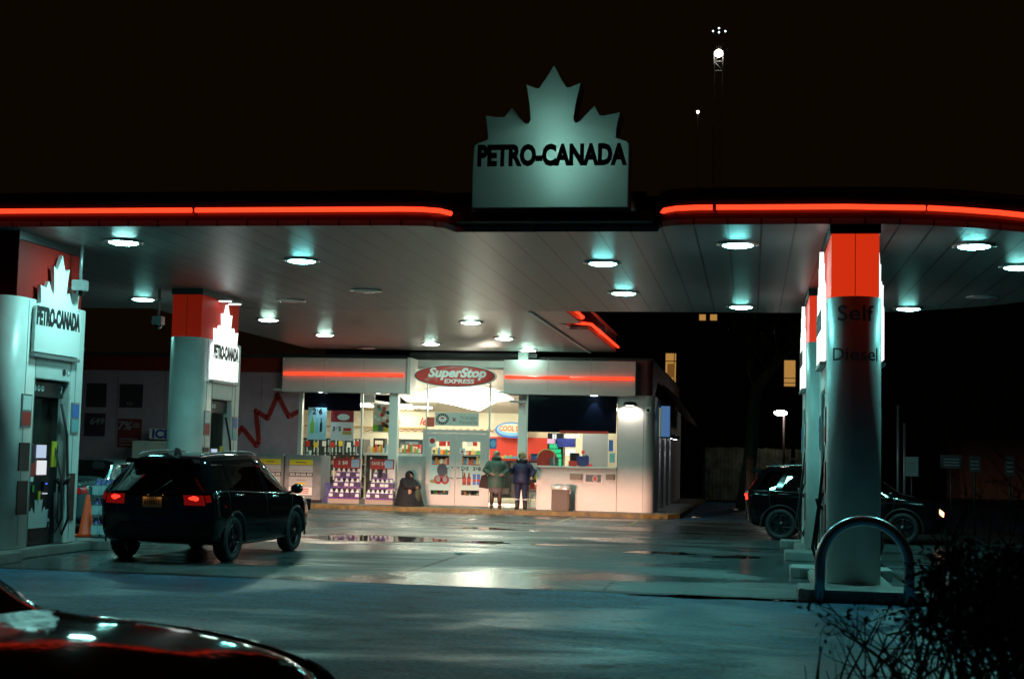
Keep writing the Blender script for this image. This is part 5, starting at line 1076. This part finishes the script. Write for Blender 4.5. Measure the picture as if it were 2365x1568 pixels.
# ------------------------------------------------------------------ people
def person(label, loc, rz, joints, bones, radii, skinm, name='person'):
    """one continuous body grown round a skeleton; joints in metres, facing -Y"""
    t = thing(name, label, 'person', loc, None, rz)
    names = list(joints); me = bpy.data.meshes.new('body'); me.from_pydata([joints[n] for n in names], [(names.index(a), names.index(b)) for a, b in bones], [])
    o = bpy.data.objects.new('b', me); COL.objects.link(o); o.modifiers.new('s', 'SKIN')
    sk = me.skin_vertices[0].data
    for i, n in enumerate(names): r_ = radii[n]; sk[i].radius = r_ if isinstance(r_, tuple) else (r_, r_); sk[i].use_root = (n == 'pelvis')
    sb_ = o.modifiers.new('u', 'SUBSURF'); sb_.levels = 2; sb_.render_levels = 2
    dg = bpy.context.evaluated_depsgraph_get(); res = bpy.data.meshes.new_from_object(o.evaluated_get(dg)); bpy.data.objects.remove(o)
    for p in res.polygons: p.use_smooth = True
    res.name = 'body'; res.materials.clear(); res.materials.append(skinm)
    b = bpy.data.objects.new('body', res); COL.objects.link(b); b.parent = t
    return t
def hand(J, B, Rr, wrist, p, d, side, nm, curl=.5):
    """palm, four fingers and a thumb; d = pointing direction, side = towards the thumb"""
    d = V(d).normalized(); side = V(side).normalized(); nrm = d.cross(side)
    J[nm+'palm'] = V(p)+d*.05; B.append((wrist, nm+'palm')); Rr[nm+'palm'] = (.03, .02)
    for i in range(4):
        L = (.075, .085, .08, .06)[i]; o_ = V(p)+d*.085+side*(.027-.018*i); q = o_+d*L*.5-nrm*curl*L*.25; w = q+d*L*.25-nrm*curl*L*.5
        for k, pt in enumerate((o_, q, w)): J['%sf%d%d' % (nm, i, k)] = pt; Rr['%sf%d%d' % (nm, i, k)] = (.0095, .0085, .007)[k]
        B.append((nm+'palm', '%sf%d0' % (nm, i))); B.append(('%sf%d0' % (nm, i), '%sf%d1' % (nm, i))); B.append(('%sf%d1' % (nm, i), '%sf%d2' % (nm, i)))
    J[nm+'t0'] = V(p)+d*.045+side*.045; J[nm+'t1'] = V(p)+d*.075+side*.058-nrm*.02; B += [(nm+'palm', nm+'t0'), (nm+'t0', nm+'t1')]; Rr[nm+'t0'] = .011; Rr[nm+'t1'] = .009
def face(t, c, skinm, hairm, hair_r=(.1, .11, .125), look=0, hair_low=-.02, hood=None):
    c = V(c); rot = Matrix.Rotation(look, 4, 'Z')
    f = lambda x, y, z: c+(rot @ V((x, y, z)))
    for s in (-1, 1):
        MB().ball(f(s*.032, -.088, .012), .011, .008, .008, 8, 6).bld('eye', ink, t, local=True)
    MB().ball(f(0, -.103, -.02), .014, .02, .022, 8, 6).bld('nose', skinm, t, local=True)
    MB().ball(f(0, -.088, -.062), .025, .008, .007, 8, 6).bld('mouth', mk('lip', (.25, .08, .07), .5), t, local=True)
    h = MB(); n = 20; P = []
    for i in range(10):
        ph = math.pi*i/9*.62; row = []
        for j in range(n+1):
            a = 2*math.pi*j/n; front_ = max(0, -math.sin(a)); k = 1-.5*front_*(i/9)
            row.append(f(hair_r[0]*math.sin(ph)*math.cos(a)*(1+.04*math.sin(7*a+i)), hair_r[1]*math.sin(ph*k)*math.sin(a)+.012, .01+hair_r[2]*math.cos(ph*k)*(1+.03*math.sin(5*a+i*2))))
        P.append(row)
    h.grid(P).bld('hair', hairm, t, local=True)
def tube_rings(rings, n=28, lump=0.):
    """rings: (cx, cy, z, rx, ry)"""
    P = [[V((cx+rx*math.cos(2*math.pi*j/n)*(1+lump*math.sin(5*j+i*3)), cy+ry*math.sin(2*math.pi*j/n)*(1+lump*math.cos(3*j+i*2)), z)) for j in range(n+1)] for i, (cx, cy, z, rx, ry) in enumerate(rings)]
    return MB().grid(P)
skin_m = mk('skin', (.42, .24, .17), .5)
def standing(label, loc, rz, h, coat, coatname, coat_low, trouser, boots, hairm, arms, look, legs_bare=False, hood=None, fur=False, coat_w=.25):
    k = h/1.68; J, B, Rr = {}, [], {}
    def j(n, x, y, z, r_): J[n] = V((x, y, z))*k; Rr[n] = r_ if isinstance(r_, tuple) else r_*k
    j('pelvis', 0, 0, .9, .14); j('waist', 0, 0, 1.05, .125); j('chest', 0, 0, 1.27, .14); j('neck', 0, 0, 1.43, .05); j('jaw', 0, -.015, 1.5, (.062, .07)); j('head', 0, -.005, 1.58, (.074, .088)); j('crown', 0, 0, 1.645, .06)
    B += [('pelvis', 'waist'), ('waist', 'chest'), ('chest', 'neck'), ('neck', 'jaw'), ('jaw', 'head'), ('head', 'crown')]
    for s, n in ((-1, 'r'), (1, 'l')):
        j(n+'hip', s*.1, 0, .86, .1); j(n+'knee', s*.11, -.015, .48, .062); j(n+'ank', s*.12, .01, .09, .042); j(n+'toe', s*.14, -.15, .035, .035)
        B += [('pelvis', n+'hip'), (n+'hip', n+'knee'), (n+'knee', n+'ank'), (n+'ank', n+'toe')]
        e, w_, d_, sd, cu = arms[n]
        j(n+'sho', s*.19, 0, 1.38, .062); j(n+'elb', *e, .045); j(n+'wri', *w_, .03); B += [('chest', n+'sho'), (n+'sho', n+'elb'), (n+'elb', n+'wri')]
        hand(J, B, Rr, n+'wri', V(w_)*k, d_, sd, n, cu)
    t = person(label, loc, rz, J, B, Rr, skin_m)
    # clothes: hull of the coat, sleeves, trousers, boots
    cw_ = coat_w
    cb_ = tube_rings([(0, 0, z*k, rx*k, ry*k) for z, rx, ry in ((coat_low, cw_*.98, .19), (coat_low+.02, cw_, .2), (.9, cw_*1.02, .205), (1.02, cw_*.96, .19), (1.06, cw_*.9, .175), (1.1, cw_*.97, .19), (1.25, cw_*1.0, .195), (1.36, cw_*.92, .17), (1.41, .17, .13), (1.45, .105, .1), (1.47, .11, .11))], lump=.025)
    c_ = cb_.bld(coatname, coat, t, local=True)
    for s, n in ((-1, 'r'), (1, 'l')):
        e, w_ = V(arms[n][0])*k, V(arms[n][1])*k; sh = V((s*.17, 0, 1.37))*k; P = []
        pts = [sh, sh.lerp(e, .3), sh.lerp(e, .7), e, e.lerp(w_, .4), e.lerp(w_, .8), e.lerp(w_, .98)]
        MB().tube(pts, [.09*k, .098*k, .085*k, .088*k, .082*k, .07*k, .06*k], 14).bld('sleeve', coat, c_, local=True)
        hip, kn, an = V((s*.1, 0, .86))*k, V((s*.11, -.015, .48))*k, V((s*.12, .01, .12))*k
        MB().tube([hip, hip.lerp(kn, .5), kn, kn.lerp(an, .5), an], [.125*k, .11*k, .085*k, .075*k, .06*k] if not legs_bare else [.1*k, .09*k, .066*k, .068*k, .048*k], 14).bld('trouser_leg' if not legs_bare else 'stocking', trouser, t, local=True)
        bt_ = MB(); q = V((s*.12, .01, 0))*k
        bt_.tube([q+V((0, 0, .3 if boots[1] else .1)), q+V((0, 0, .18 if boots[1] else .08)), q+V((0, 0, .07)), q+V((0, -.02, .045))], [.075, .07, .062, .055], 14); bt_.tube([q+V((0, .06, .045)), q+V((0, -.05, .05)), q+V((s*.01, -.14, .04)), q+V((s*.015, -.2, .03))], [.045, .052, .048, .028], 12); bb = bt_.bld('boot' if boots[1] else 'shoe', boots[0], t, local=True)
        if boots[1]: MB().lathe([(.078, .27), (.088, .29), (.088, .32), (.075, .33)], q, 16).bld('boot_cuff', mk('fleece', (.5, .52, .5), .9), bb, local=True)
    face(t, V((0, -.005, 1.575))*k, skin_m, hairm, look=look)
    if hood == 'collar':
        MB().lathe([(.12, 1.4*k), (.15, 1.44*k), (.14, 1.5*k), (.115, 1.53*k), (.1, 1.5*k)], n=24).bld('scarf', mk('scarf_dark', (.03, .05, .04), .9), t, local=True)
        m = MB(); P = []
        for i in range(8):
            a = math.pi*.15+math.pi*.75*i/7; P.append([V((.135*math.cos(b_), .02+.135*math.sin(b_), 1.44*k+.1*math.sin(a))) if 0 else V(((.12+.03*math.sin(a))*math.cos(b_), .03+(.12+.03*math.sin(a))*math.sin(b_), 1.4*k+.1*i/7)) for b_ in [math.pi*(-.12+1.24*q/18) for q in range(19)]])
        m.grid(P).bld('hood', coat, t, local=True)
    if fur:
        m = MB(); random.seed(3)
        for i in range(44):
            a = math.pi*(-.15+1.3*i/43); c = V((.125*math.cos(a), -.05, 1.55*k+.13*math.sin(a))) if False else V((.15*math.cos(math.pi*2*i/44), -.02+.12*math.sin(math.pi*2*i/44), 1.45*k+.03*math.sin(i)))
            m.ball(c, .035, .03, .035, 6, 4)
        m.bld('fur_collar', mk('dark_fur', (.03, .025, .02), .95), t, local=True)
    return t
pa = at(1144, 1178, Y=41.45); pb2 = at(1203, 1180, Y=41.5)
hair_b = mk('hair_blond', (.42, .34, .17), .7, var=.4, vs=30); hair_g = mk('hair_pale_cap', (.4, .4, .3), .8, var=.4, vs=40)
ladya = standing('woman in a green quilted coat and patterned skirt standing right of the door', (pa.x, 41.45, .13), R(8), 1.68, mk('green_quilt', (.055, .11, .085), .55, var=.3, vs=9, bump=.5, bs=10), 'coat', .62, mk('dark_stocking', (.06, .03, .025), .5), (mk('brown_shoe', (.04, .02, .015), .5), False), hair_g,
    {'r': ((-.33, .02, 1.12), (-.17, -.2, 1.02), (.8, -.3, -.1), (0, 0, 1), .7), 'l': ((.33, .02, 1.12), (.2, -.2, 1.0), (-.8, -.3, -.1), (0, 0, 1), .7)}, R(35), legs_bare=True, hood='collar', coat_w=.255)
sk_ = tube_rings([(0, 0, .5, .2, .16), (0, 0, .53, .205, .165), (0, 0, .64, .22, .17)], lump=.05).bld('skirt', mk('patterned_skirt', (.16, .13, .14), .8, var=.6, vs=25), ladya, local=True)
MB().poly([(-.02, .1), (-.17, .04), (-.24, -.3), (.04, -.34), (.03, -.02)], (-.27, .05, .92), X_, Z_, -.05, .05).bld('coat_flap', mk('dark_maroon_cloth', (.04, .015, .015), .8), ladya, local=True)
ladyb = standing('woman in a navy parka, curly fair hair and fleece-cuffed boots, hand raised', (pb2.x, 41.5, .13), R(-4), 1.64, mk('navy_parka', (.012, .018, .07), .55, var=.3, vs=8, bump=.5, bs=12), 'parka', .8, mk('denim_dark', (.015, .02, .06), .8, var=.3), (mk('black_boot', (.02, .018, .015), .6), True), hair_b,
    {'r': ((-.3, -.03, 1.13), (-.25, -.26, 1.27), (.1, -.2, .9), (1, 0, 0), .8), 'l': ((.36, .04, 1.14), (.34, -.14, .98), (.1, -.7, -.6), (-1, 0, 0), .5)}, R(-45), fur=True, coat_w=.265)
random.seed(9)
cm_ = MB()
for i in range(60):
    a = random.uniform(0, 2*math.pi); ph = random.uniform(.0, 1.75)
    if math.sin(a)*math.sin(ph) < -.35 and ph > .9: continue
    cm_.ball((.105*math.sin(ph)*math.cos(a), .01+.115*math.sin(ph)*math.sin(a), 1.54+.125*math.cos(ph)), .032, .032, .03, 6, 5)
cm_.bld('curls', hair_b, ladyb, local=True)
# crouching person by the locker
pc = at(936, 1167, Y=41.6); J, B, Rr = {}, [], {}
def j(n, x, y, z, r_): J[n] = V((x, y, z)); Rr[n] = r_
j('pelvis', 0, .1, .3, .15); j('waist', 0, .08, .45, .14); j('chest', .0, .0, .66, .14); j('neck', -.02, -.07, .82, .055); j('head', -.04, -.14, .9, .085); j('crown', -.05, -.14, .97, .06)
B += [('pelvis', 'waist'), ('waist', 'chest'), ('chest', 'neck'), ('neck', 'head'), ('head', 'crown')]
for s, n in ((-1, 'r'), (1, 'l')):
    j(n+'hip', s*.11, .06, .28, .1); j(n+'knee', s*.2, -.32, .48, .065); j(n+'ank', s*.2, -.2, .09, .045); j(n+'toe', s*.22, -.36, .04, .035); j(n+'sho', s*.18, 0, .78, .06); j(n+'elb', s*.25, -.2, .56, .045); j(n+'wri', s*.1, -.36, .55, .03)
    B += [('pelvis', n+'hip'), (n+'hip', n+'knee'), (n+'knee', n+'ank'), (n+'ank', n+'toe'), ('chest', n+'sho'), (n+'sho', n+'elb'), (n+'elb', n+'wri')]
    hand(J, B, Rr, n+'wri', V((s*.1, -.36, .55)), (-s, -.2, 0), (0, 0, 1), n, .6)
blk = mk('black_wool', (.01, .009, .014), .85, var=.3, bump=.4, bs=15)
cp = person('person in a dark hooded coat crouching against the grey locker left of the door', (pc.x, 41.75, .13), R(62), J, B, Rr, skin_m)
tube_rings([(0, -.1, .01, .5, .4), (0, -.1, .05, .49, .4), (0, -.09, .25, .42, .36), (.02, -.06, .45, .36, .31), (.02, -.02, .62, .29, .24), (.0, -.0, .76, .23, .19), (-.03, -.05, .84, .13, .12)], lump=.05).bld('coat', blk, cp, local=True)
m = MB(); P = []
for i in range(9):
    ph = math.pi*.7*i/8; P.append([V((-.04+.13*math.sin(ph)*math.cos(a), -.12+.135*math.sin(ph)*math.sin(a), .9+.15*math.cos(ph))) for a in [math.pi*(-.28+1.56*q/18) for q in range(19)]])
m.grid(P).bld('hood', blk, cp, local=True)
for s in (-1, 1): MB().ball((-.04+s*.03, -.225, .915), .01, .007, .007, 8, 5).bld('eye', ink, cp, local=True)
MB().ball((-.04, -.235, .885), .013, .018, .02, 8, 5).bld('nose', skin_m, cp, local=True)
for s in (-1, 1): MB().tube([(s*.16, 0, .77), (s*.24, -.1, .68), (s*.26, -.21, .57), (s*.17, -.31, .56), (s*.07, -.37, .55)], [.09, .09, .085, .075, .07], 12).bld('sleeve', blk, cp, local=True)
for s in (-1, 1): MB().tube([(s*.2, -.2, .06), (s*.21, -.32, .06), (s*.22, -.42, .04)], [.05, .052, .035], 10).bld('shoe', black, cp, local=True)
MB().ball((.02, -.42, .32), .12, .08, .22, 12, 8).bld('olive_bag', mk('olive_cloth', (.05, .06, .03), .8), cp, local=True)
# cashier behind the counter
p = at(1352, 1060, Y=43.6); J, B, Rr = {}, [], {}
j('pelvis', 0, 0, .9, .14); j('waist', 0, 0, 1.05, .12); j('chest', 0, 0, 1.25, .14); j('neck', 0, 0, 1.4, .05); j('head', 0, -.01, 1.5, .08); j('crown', 0, 0, 1.58, .06)
B += [('pelvis', 'waist'), ('waist', 'chest'), ('chest', 'neck'), ('neck', 'head'), ('head', 'crown')]
for s, n in ((-1, 'r'), (1, 'l')):
    j(n+'hip', s*.1, 0, .85, .1); j(n+'knee', s*.11, 0, .48, .06); j(n+'ank', s*.11, 0, .08, .042); j(n+'toe', s*.12, -.14, .035, .034); j(n+'sho', s*.19, 0, 1.36, .06); j(n+'elb', s*.26, -.05, 1.1, .045); j(n+'wri', s*.18, -.28, 1.08, .03)
    B += [('pelvis', n+'hip'), (n+'hip', n+'knee'), (n+'knee', n+'ank'), (n+'ank', n+'toe'), ('chest', n+'sho'), (n+'sho', n+'elb'), (n+'elb', n+'wri')]
    hand(J, B, Rr, n+'wri', V((s*.18, -.28, 1.08)), (-s*.2, -1, 0), (-s, 0, 0), n, .4)
ca_ = person('cashier in a red shirt and black cap behind the kiosk window', (p.x, 43.55, .14), R(-40), J, B, Rr, mk('skin_brown', (.12, .06, .04), .5))
redc = mk('red_shirt', (.6, .02, .02), .7)
sh_ = tube_rings([(0, 0, .85, .2, .15), (0, 0, 1.05, .19, .145), (0, 0, 1.25, .21, .15), (0, 0, 1.36, .2, .12), (0, 0, 1.42, .09, .08)]).bld('shirt', redc, ca_, local=True)
for s in (-1, 1): MB().tube([(s*.17, 0, 1.35), (s*.22, -.02, 1.22), (s*.26, -.05, 1.1), (s*.22, -.16, 1.09)], [.08, .078, .07, .06], 12).bld('sleeve', redc, sh_, local=True)
for s in (-1, 1): MB().tube([(s*.1, 0, .88), (s*.11, 0, .48), (s*.11, 0, .1)], [.11, .08, .065], 12).bld('trouser_leg', black, ca_, local=True)
MB().lathe([(.105, 1.5), (.112, 1.54), (.1, 1.6), (.05, 1.64), (0, 1.645)], n=20).bld('cap', black, ca_, local=True); MB().box(-.05, -.125, 1.53, .05, -.11, 1.57).bld('cap_badge', paper, ca_, local=True); MB().box(-.08, -.19, 1.515, .08, -.08, 1.53).bld('cap_peak', black, ca_, local=True)

# ------------------------------------------------------------------ background
fe = thing('wooden_fence', 'tall board fence behind the parking lot right of the shop', 'fence', (0, 60, 0)); random.seed(12)
f = MB()
for i in range(36):
    x = -1.9+i*.16
    if i in (11, 22): continue
    f.box(x, 60+random.uniform(0, .03), .08, x+.145, 60.06, 2.25+random.uniform(-.03, .03))
f.bld('boards', mk('weathered_boards', (.16, .18, .12), .8, var=.8, vs=2.5), fe); f = MB(); f.box(-2, 60.1, .5, 3.9, 60.16, .6); f.box(-2, 60.1, 1.8, 3.9, 60.16, 1.9)
for i in range(3): f.box(-2+i*2.6, 60.1, 0, -1.88+i*2.6, 60.2, 2.2)
f.bld('rails', mk('rail_wood', (.1, .09, .06), .8), fe)
st = thing('street_lamp', 'lamp post with a bright lantern in front of the dark fence', 'street lamp', (1.25, 65, 0)); p = at(1802, 950, Y=58); st.location = (p.x+.15, 58, 0)
MB().tube([(0, 0, 0), (0, 0, p.z-.1)], [.06, .045], 10).bld('pole', mk('lamp_pole', (.03, .015, .013), .6), st, local=True); MB().box(-.38, -.16, p.z-.1, .1, .16, p.z+.1).bld('lantern_hood', dark_metal, st, local=True, bevel=.03); MB().ball((-.14, -.1, p.z-.06), .26, .15, .12, 14, 8).bld('lantern_lens', emit('lantern', (1, .95, .9), 25), st, local=True)
lamp('lantern_light', 'POINT', (p.x, 57.7, p.z-.3), 14, (1, .8, .65), st, .15)
brick = mk('dark_brick', (.05, .04, .03), .8, var=.3)
def building(label, x0, y0, x1, y1, h, wins, mat, pane):
    t = thing('apartment_building', label, 'building', ((x0+x1)/2, y0, 0)); MB().box(x0, y0, 0, x1, y1, h).bld('wall', mat, t); MB().box(x0-.1, y0-.1, h+.005, x1+.1, y1, h+.3).bld('roof', mk('roof_dark', (.02, .02, .02), .8), t)
    for (a, b, c, d, m) in wins:
        fa, fb = at(a, (b+d)/2, Y=y0-.1), at(c, (b+d)/2, Y=y0-.1); z1, z0 = at((a+c)/2, b, Y=y0-.1).z, at((a+c)/2, d, Y=y0-.1).z
        w = MB(); w.box(fa.x-.05, y0-.1, z0-.05, fb.x+.05, y0-.003, z0); w.box(fa.x-.05, y0-.1, z1, fb.x+.05, y0-.003, z1+.05); w.box(fa.x-.05, y0-.1, z0, fa.x, y0-.003, z1); w.box(fb.x, y0-.1, z0, fb.x+.05, y0-.003, z1)
        if m == 'x': w.box(fa.x, y0-.09, z0+(z1-z0)*.72, fb.x, y0-.05, z0+(z1-z0)*.75); w.box(fb.x-.12, y0-.09, z0, fb.x-.08, y0-.05, z1)
        w = w.bld('window', mk('window_frame_dark', (.05, .04, .03), .6), t); MB().box(fa.x, y0-.05, z0, fb.x, y0-.004, z1).bld('pane', pane if m != 'w' else emit('white_window', (1, .75, .4), 4), w)
        if m == 'x': MB().box(fa.x+.1, y0-.06, z0+.3, fa.x+.45, y0-.051, z0+(z1-z0)*.65).bld('curtain', emit('curtain_dim', (.6, .25, .05), .25), w)
        if m == 'b':
            for q in (.12, .3): MB().box(fa.x, y0-.06, z0+(z1-z0)*q, fb.x, y0-.051, z0+(z1-z0)*q+.04).bld('blind_bar', ink, w)
    return t
amber = emit('amber_window', (1, .5, .12), .42)
building('dark apartment block with two amber lit windows beyond the fence', -9, 80, 24, 92, 11.5, [(1537, 816, 1561, 884, 'x'), (1811, 832, 1837, 892, 'b'), (1615, 726, 1630, 740, 'p'), (1640, 726, 1656, 740, 'p')], brick, amber)
building('far dark building with a stack of bright warm windows above the link canopy', -40, 130, -10, 145, 26, [(1399, y_, 1411, y_+8, 'w') for y_ in (722, 733, 744)]+[(1421, y_, 1433, y_+7, 'w') for y_ in (721, 731, 741, 751)], brick, amber)
vp = thing('vent_pipe', 'pale round vent pipe rising beyond the link canopy edge', 'pipe', (at(1351, 740, Y=37).x, 37, 5.3))
p = at(1351, 755, Y=37); MB().lathe([(.15, p.z), (.15, 7.5), (0, 7.5)], (p.x, 37, 0), 20).bld('pipe', white_panel, vp)
vp.location.z = p.z
# tree by the right towers
tr = thing('bare_tree', 'bare tree with a leaning trunk beside the amber window', 'tree', (-.6, 52, 0)); random.seed(21)
tm_ = MB(); base = at(1745, 900, Y=52); top = at(1800, 830, Y=52); P = [V((base.x-.4, 52, 0)), V((base.x-.15, 52, 2)), base, at(1775, 860, Y=52), top, at(1830, 808, Y=52.2), at(1856, 806, Y=52.4), at(1880, 815, Y=52.6)]
tm_.tube(P, [.28, .24, .2, .17, .13, .09, .06, .03], 9)
tw = []
def branch(p, d, L, r_, dep):
    q = p+d*L; tm_.tube([p, p.lerp(q, .5)+V((random.uniform(-.1, .1), 0, random.uniform(-.05, .1)))*L, q], [r_, r_*.75, r_*.5], 5)
    if dep:
        for _ in range(3): branch(p.lerp(q, random.uniform(.5, 1)), (d+V((random.uniform(-.8, .8), random.uniform(-.6, .6), random.uniform(-.3, .7)))).normalized(), L*.65, r_*.5, dep-1)
    else: tw.append(q)
for s_, d in ((2, (-.3, .1, 1)), (3, (.5, 0, .8)), (4, (-.2, .2, 1)), (4, (.5, -.1, .7)), (5, (.3, 0, .9)), (6, (.8, .1, .4)), (3, (-.6, 0, .8))): branch(P[s_], V(d).normalized(), 1.3, .06, 3)
tm_.bld('trunk', mk('bark', (.09, .1, .07), .85, var=.5, vs=8, bump=.6), tr)
lf = MB()
def leaf_quad(mb, c, s):
    a = V((random.gauss(0, 1), random.gauss(0, 1), random.gauss(0, 1))).normalized(); b = a.orthogonal().normalized(); b = (Matrix.Rotation(random.uniform(0, 6.28), 3, a) @ b); n = a.cross(b)
    mb.add([c-a*s, c-b*s*.45+n*s*.1, c+a*s, c+b*s*.45+n*s*.1], [(0, 1, 2, 3)])
for q in tw:
    for _ in range(5): leaf_quad(lf, q+V((random.gauss(0, .12), random.gauss(0, .12), random.gauss(0, .12))), .06)
lf.bld('leaves', mk('leaf_green', (.08, .16, .03), .5), tr)
# lattice mast with floodlight, far away
ms_ = thing('lattice_mast', 'far lattice mast with a bright floodlight high in the night sky', 'mast', (-3.87, 150, 0)); g = MB(); zt_ = at(1660, 120, Y=150).z
for sx_, sy_ in ((-1, -1), (1, -1), (1, 1), (-1, 1)): g.tube([(sx_*.5, sy_*.5, 0), (sx_*.42, sy_*.42, zt_)], .025, 5)
for i in range(int(zt_)):
    s = 1 if i % 2 else -1; g.tube([(-.48*s, -.48, i), (.48*s, -.48, i+1)], .015, 4); g.tube([(-.48*s, .48, i), (.48*s, .48, i+1)], .015, 4); g.tube([(-.48, -.48*s, i), (-.48, .48*s, i+1)], .015, 4)
g.bld('lattice', mk('unlit_mast_steel', (.012, .012, .012), .8), ms_, local=True)  # steel coloured near black to imitate the unlit mast below its lamp
g = MB()
for i in range(2):
    s = 1 if i % 2 else -1; z_ = zt_-2.2+i; g.tube([(-.46*s, -.5, z_), (.46*s, -.5, z_+1)], .05, 4); g.tube([(-.46, -.5, z_), (.46, -.5, z_)], .05, 4); g.tube([(s*.46, -.5, zt_-2.2), (s*.46, -.5, zt_)], .05, 4)
g.bld('floodlight_cage', mk('mast_steel', (.5, .53, .53), .5), ms_, local=True)
MB().ball((0, -.6, zt_-.35), .42, .3, .42, 14, 10).bld('floodlight', emit('flood_far', (1, .9, .75), 14), ms_, local=True)
for dx, dz in ((-.62, 2.1), (0, 1.95), (0, 2.4), (.68, 2.05)): MB().ball((dx, -.5, zt_+dz), .09, .09, .09, 8, 6).bld('beacon', emit('beacon_blue', (.6, .85, 1), 5), ms_, local=True)
for dx in (-.62, 0, .68): MB().tube([(0, 0, zt_-.5), (dx, -.5, zt_+2.1)], .03, 4).bld('beacon_arm', dark_metal, ms_, local=True)
lamp('mast_light', 'SPOT', (-3.87, 148.8, zt_-.4), 60, (1, .95, .8), ms_, .2, spot_size=R(120)).rotation_euler = (0, 0, 0)
p = at(1612, 260, Y=200); fl_ = thing('lamp_post', 'very tall thin post with one tiny lamp below the mast light', 'lamp post', (p.x, 200, 0)); MB().tube([(0, 0, 0), (0, 0, p.z)], [.1, .05], 6).bld('pole', mk('unlit_mast_steel', (.012, .012, .012), .8), fl_, local=True); MB().ball((0, -.2, p.z), .2, .2, .2, 10, 6).bld('lantern', emit('flood_far', (1, .9, .75), 14), fl_, local=True)  # pole takes the same near black in place of darkness
# parking signs and thin posts far right
for i, (px, py, w, h, lb) in enumerate(((2106, 1077, .32, .5, 'small pale parking sign just right of the right tower'), (2197, 1066, .55, .35, 'dim wide sign on a post behind the car at right'), (2251, 1072, .28, .42, 'dim narrow sign on a post, second from the right edge'), (2332, 1076, .24, .5, 'dim narrow sign on a post nearest the right edge'))):
    p = at(px, py, Y=38); t = thing('parking_sign', lb, 'sign', (p.x, 38, 0)); MB().box(-w/2, -.02, p.z-h/2, w/2, 0, p.z+h/2).bld('plate', mk('sign_plate_%d' % (i > 0), (.28, .3, .32) if i == 0 else (.06, .035, .045), .6), t, local=True); MB().tube([(0, .03, 0), (0, .03, p.z+h/2)], .025, 6).bld('post', dark_metal, t, local=True)
    for q in range(3): MB().box(-w*.35, -.025, p.z-h*.3+q*h*.22, w*.35, -.02, p.z-h*.3+q*h*.22+.03).bld('sign_line', grey_ink, t, local=True)
for i, (px, lb) in enumerate(((2074, 'thin tall steel post behind the front right tower, left of two'), (2089, 'thin tall steel post behind the front right tower, right of two'))):
    p = at(px, 1140, Y=42); t = MB().tube([(p.x, 42, 0), (p.x, 42, 3.4 if i == 0 else 2.9)], .04, 8).bld('steel_post', mk('post_steel', (.35, .33, .38), .4, metal=.5)); tag(t, lb, 'post')

# ------------------------------------------------------------------ shrub at the right foreground
sh = thing('shrub', 'dark leafy shrub filling the bottom right corner close to the viewer', 'shrub', (1.3, 6.9, 0)); random.seed(31)
tg = MB(); lv = MB(); tips = []
def twig(p, d, L, r_, dep):
    pts = [p]; q = p; dd = d
    for k in range(4): dd = (dd+V((random.gauss(0, .14), random.gauss(0, .14), random.gauss(0, .1)-.02))).normalized(); q = q+dd*L/4; pts.append(q)
    lim = .3+random.uniform(-.14, .1) if q.z < .98 else .8+random.uniform(-.1, .1)
    if q.x < lim or (q.z < .85 and dep < 2 and random.random() < .68): return
    tg.tube(pts, [r_*(1-.15*k) for k in range(5)], 5, False)
    for k in range(1, 5):
        if dep and random.random() < .8: twig(pts[k], (dd+V((random.gauss(0, .6), random.gauss(0, .6), random.gauss(.1, .5)))).normalized(), L*random.uniform(.4, .65), r_*.55, dep-1)
    if dep <= 1: tips.append((pts[2], pts[3], pts[4]))
for i in range(115):
    b = V((1.45+random.gauss(0, .3) if i % 3 else random.uniform(.25, 1.4), 6.9+random.gauss(0, .4), 0)); a = random.uniform(0, 6.28); sp_ = random.uniform(.1, .6)
    twig(b, V((math.cos(a)*sp_, math.sin(a)*sp_, 1)).normalized(), random.uniform(.7, 1.25), .011, 3)
print('TIPS', len(tips))
for tri in tips:
    for q in tri:
        for _ in range((4 if q.z > .93 else 1) if q.x > .85 else 1):
            if q.z > 1.3 or (q.z < .9 and random.random() < .8): continue
            leaf_quad(lv, q+V((random.gauss(0, .03), random.gauss(0, .03), random.gauss(0, .03))), random.uniform(.014, .027))
tg.bld('stems', mk('twig_bark', (.03, .022, .018), .9), sh); lv.bld('foliage', mk('shrub_leaf', (.02, .03, .015), .7), sh)

# ------------------------------------------------------------------ world
w = bpy.data.worlds.new('World'); S.world = w; w.use_nodes = True; bg = w.node_tree.nodes['Background']
bg.inputs[0].default_value = (.0036, .0017, .0004, 1); bg.inputs[1].default_value = 1
S.view_settings.view_transform = 'Standard'; S.view_settings.look = 'None'; S.view_settings.exposure = 0; S.view_settings.gamma = 1
S.render.engine = 'CYCLES'
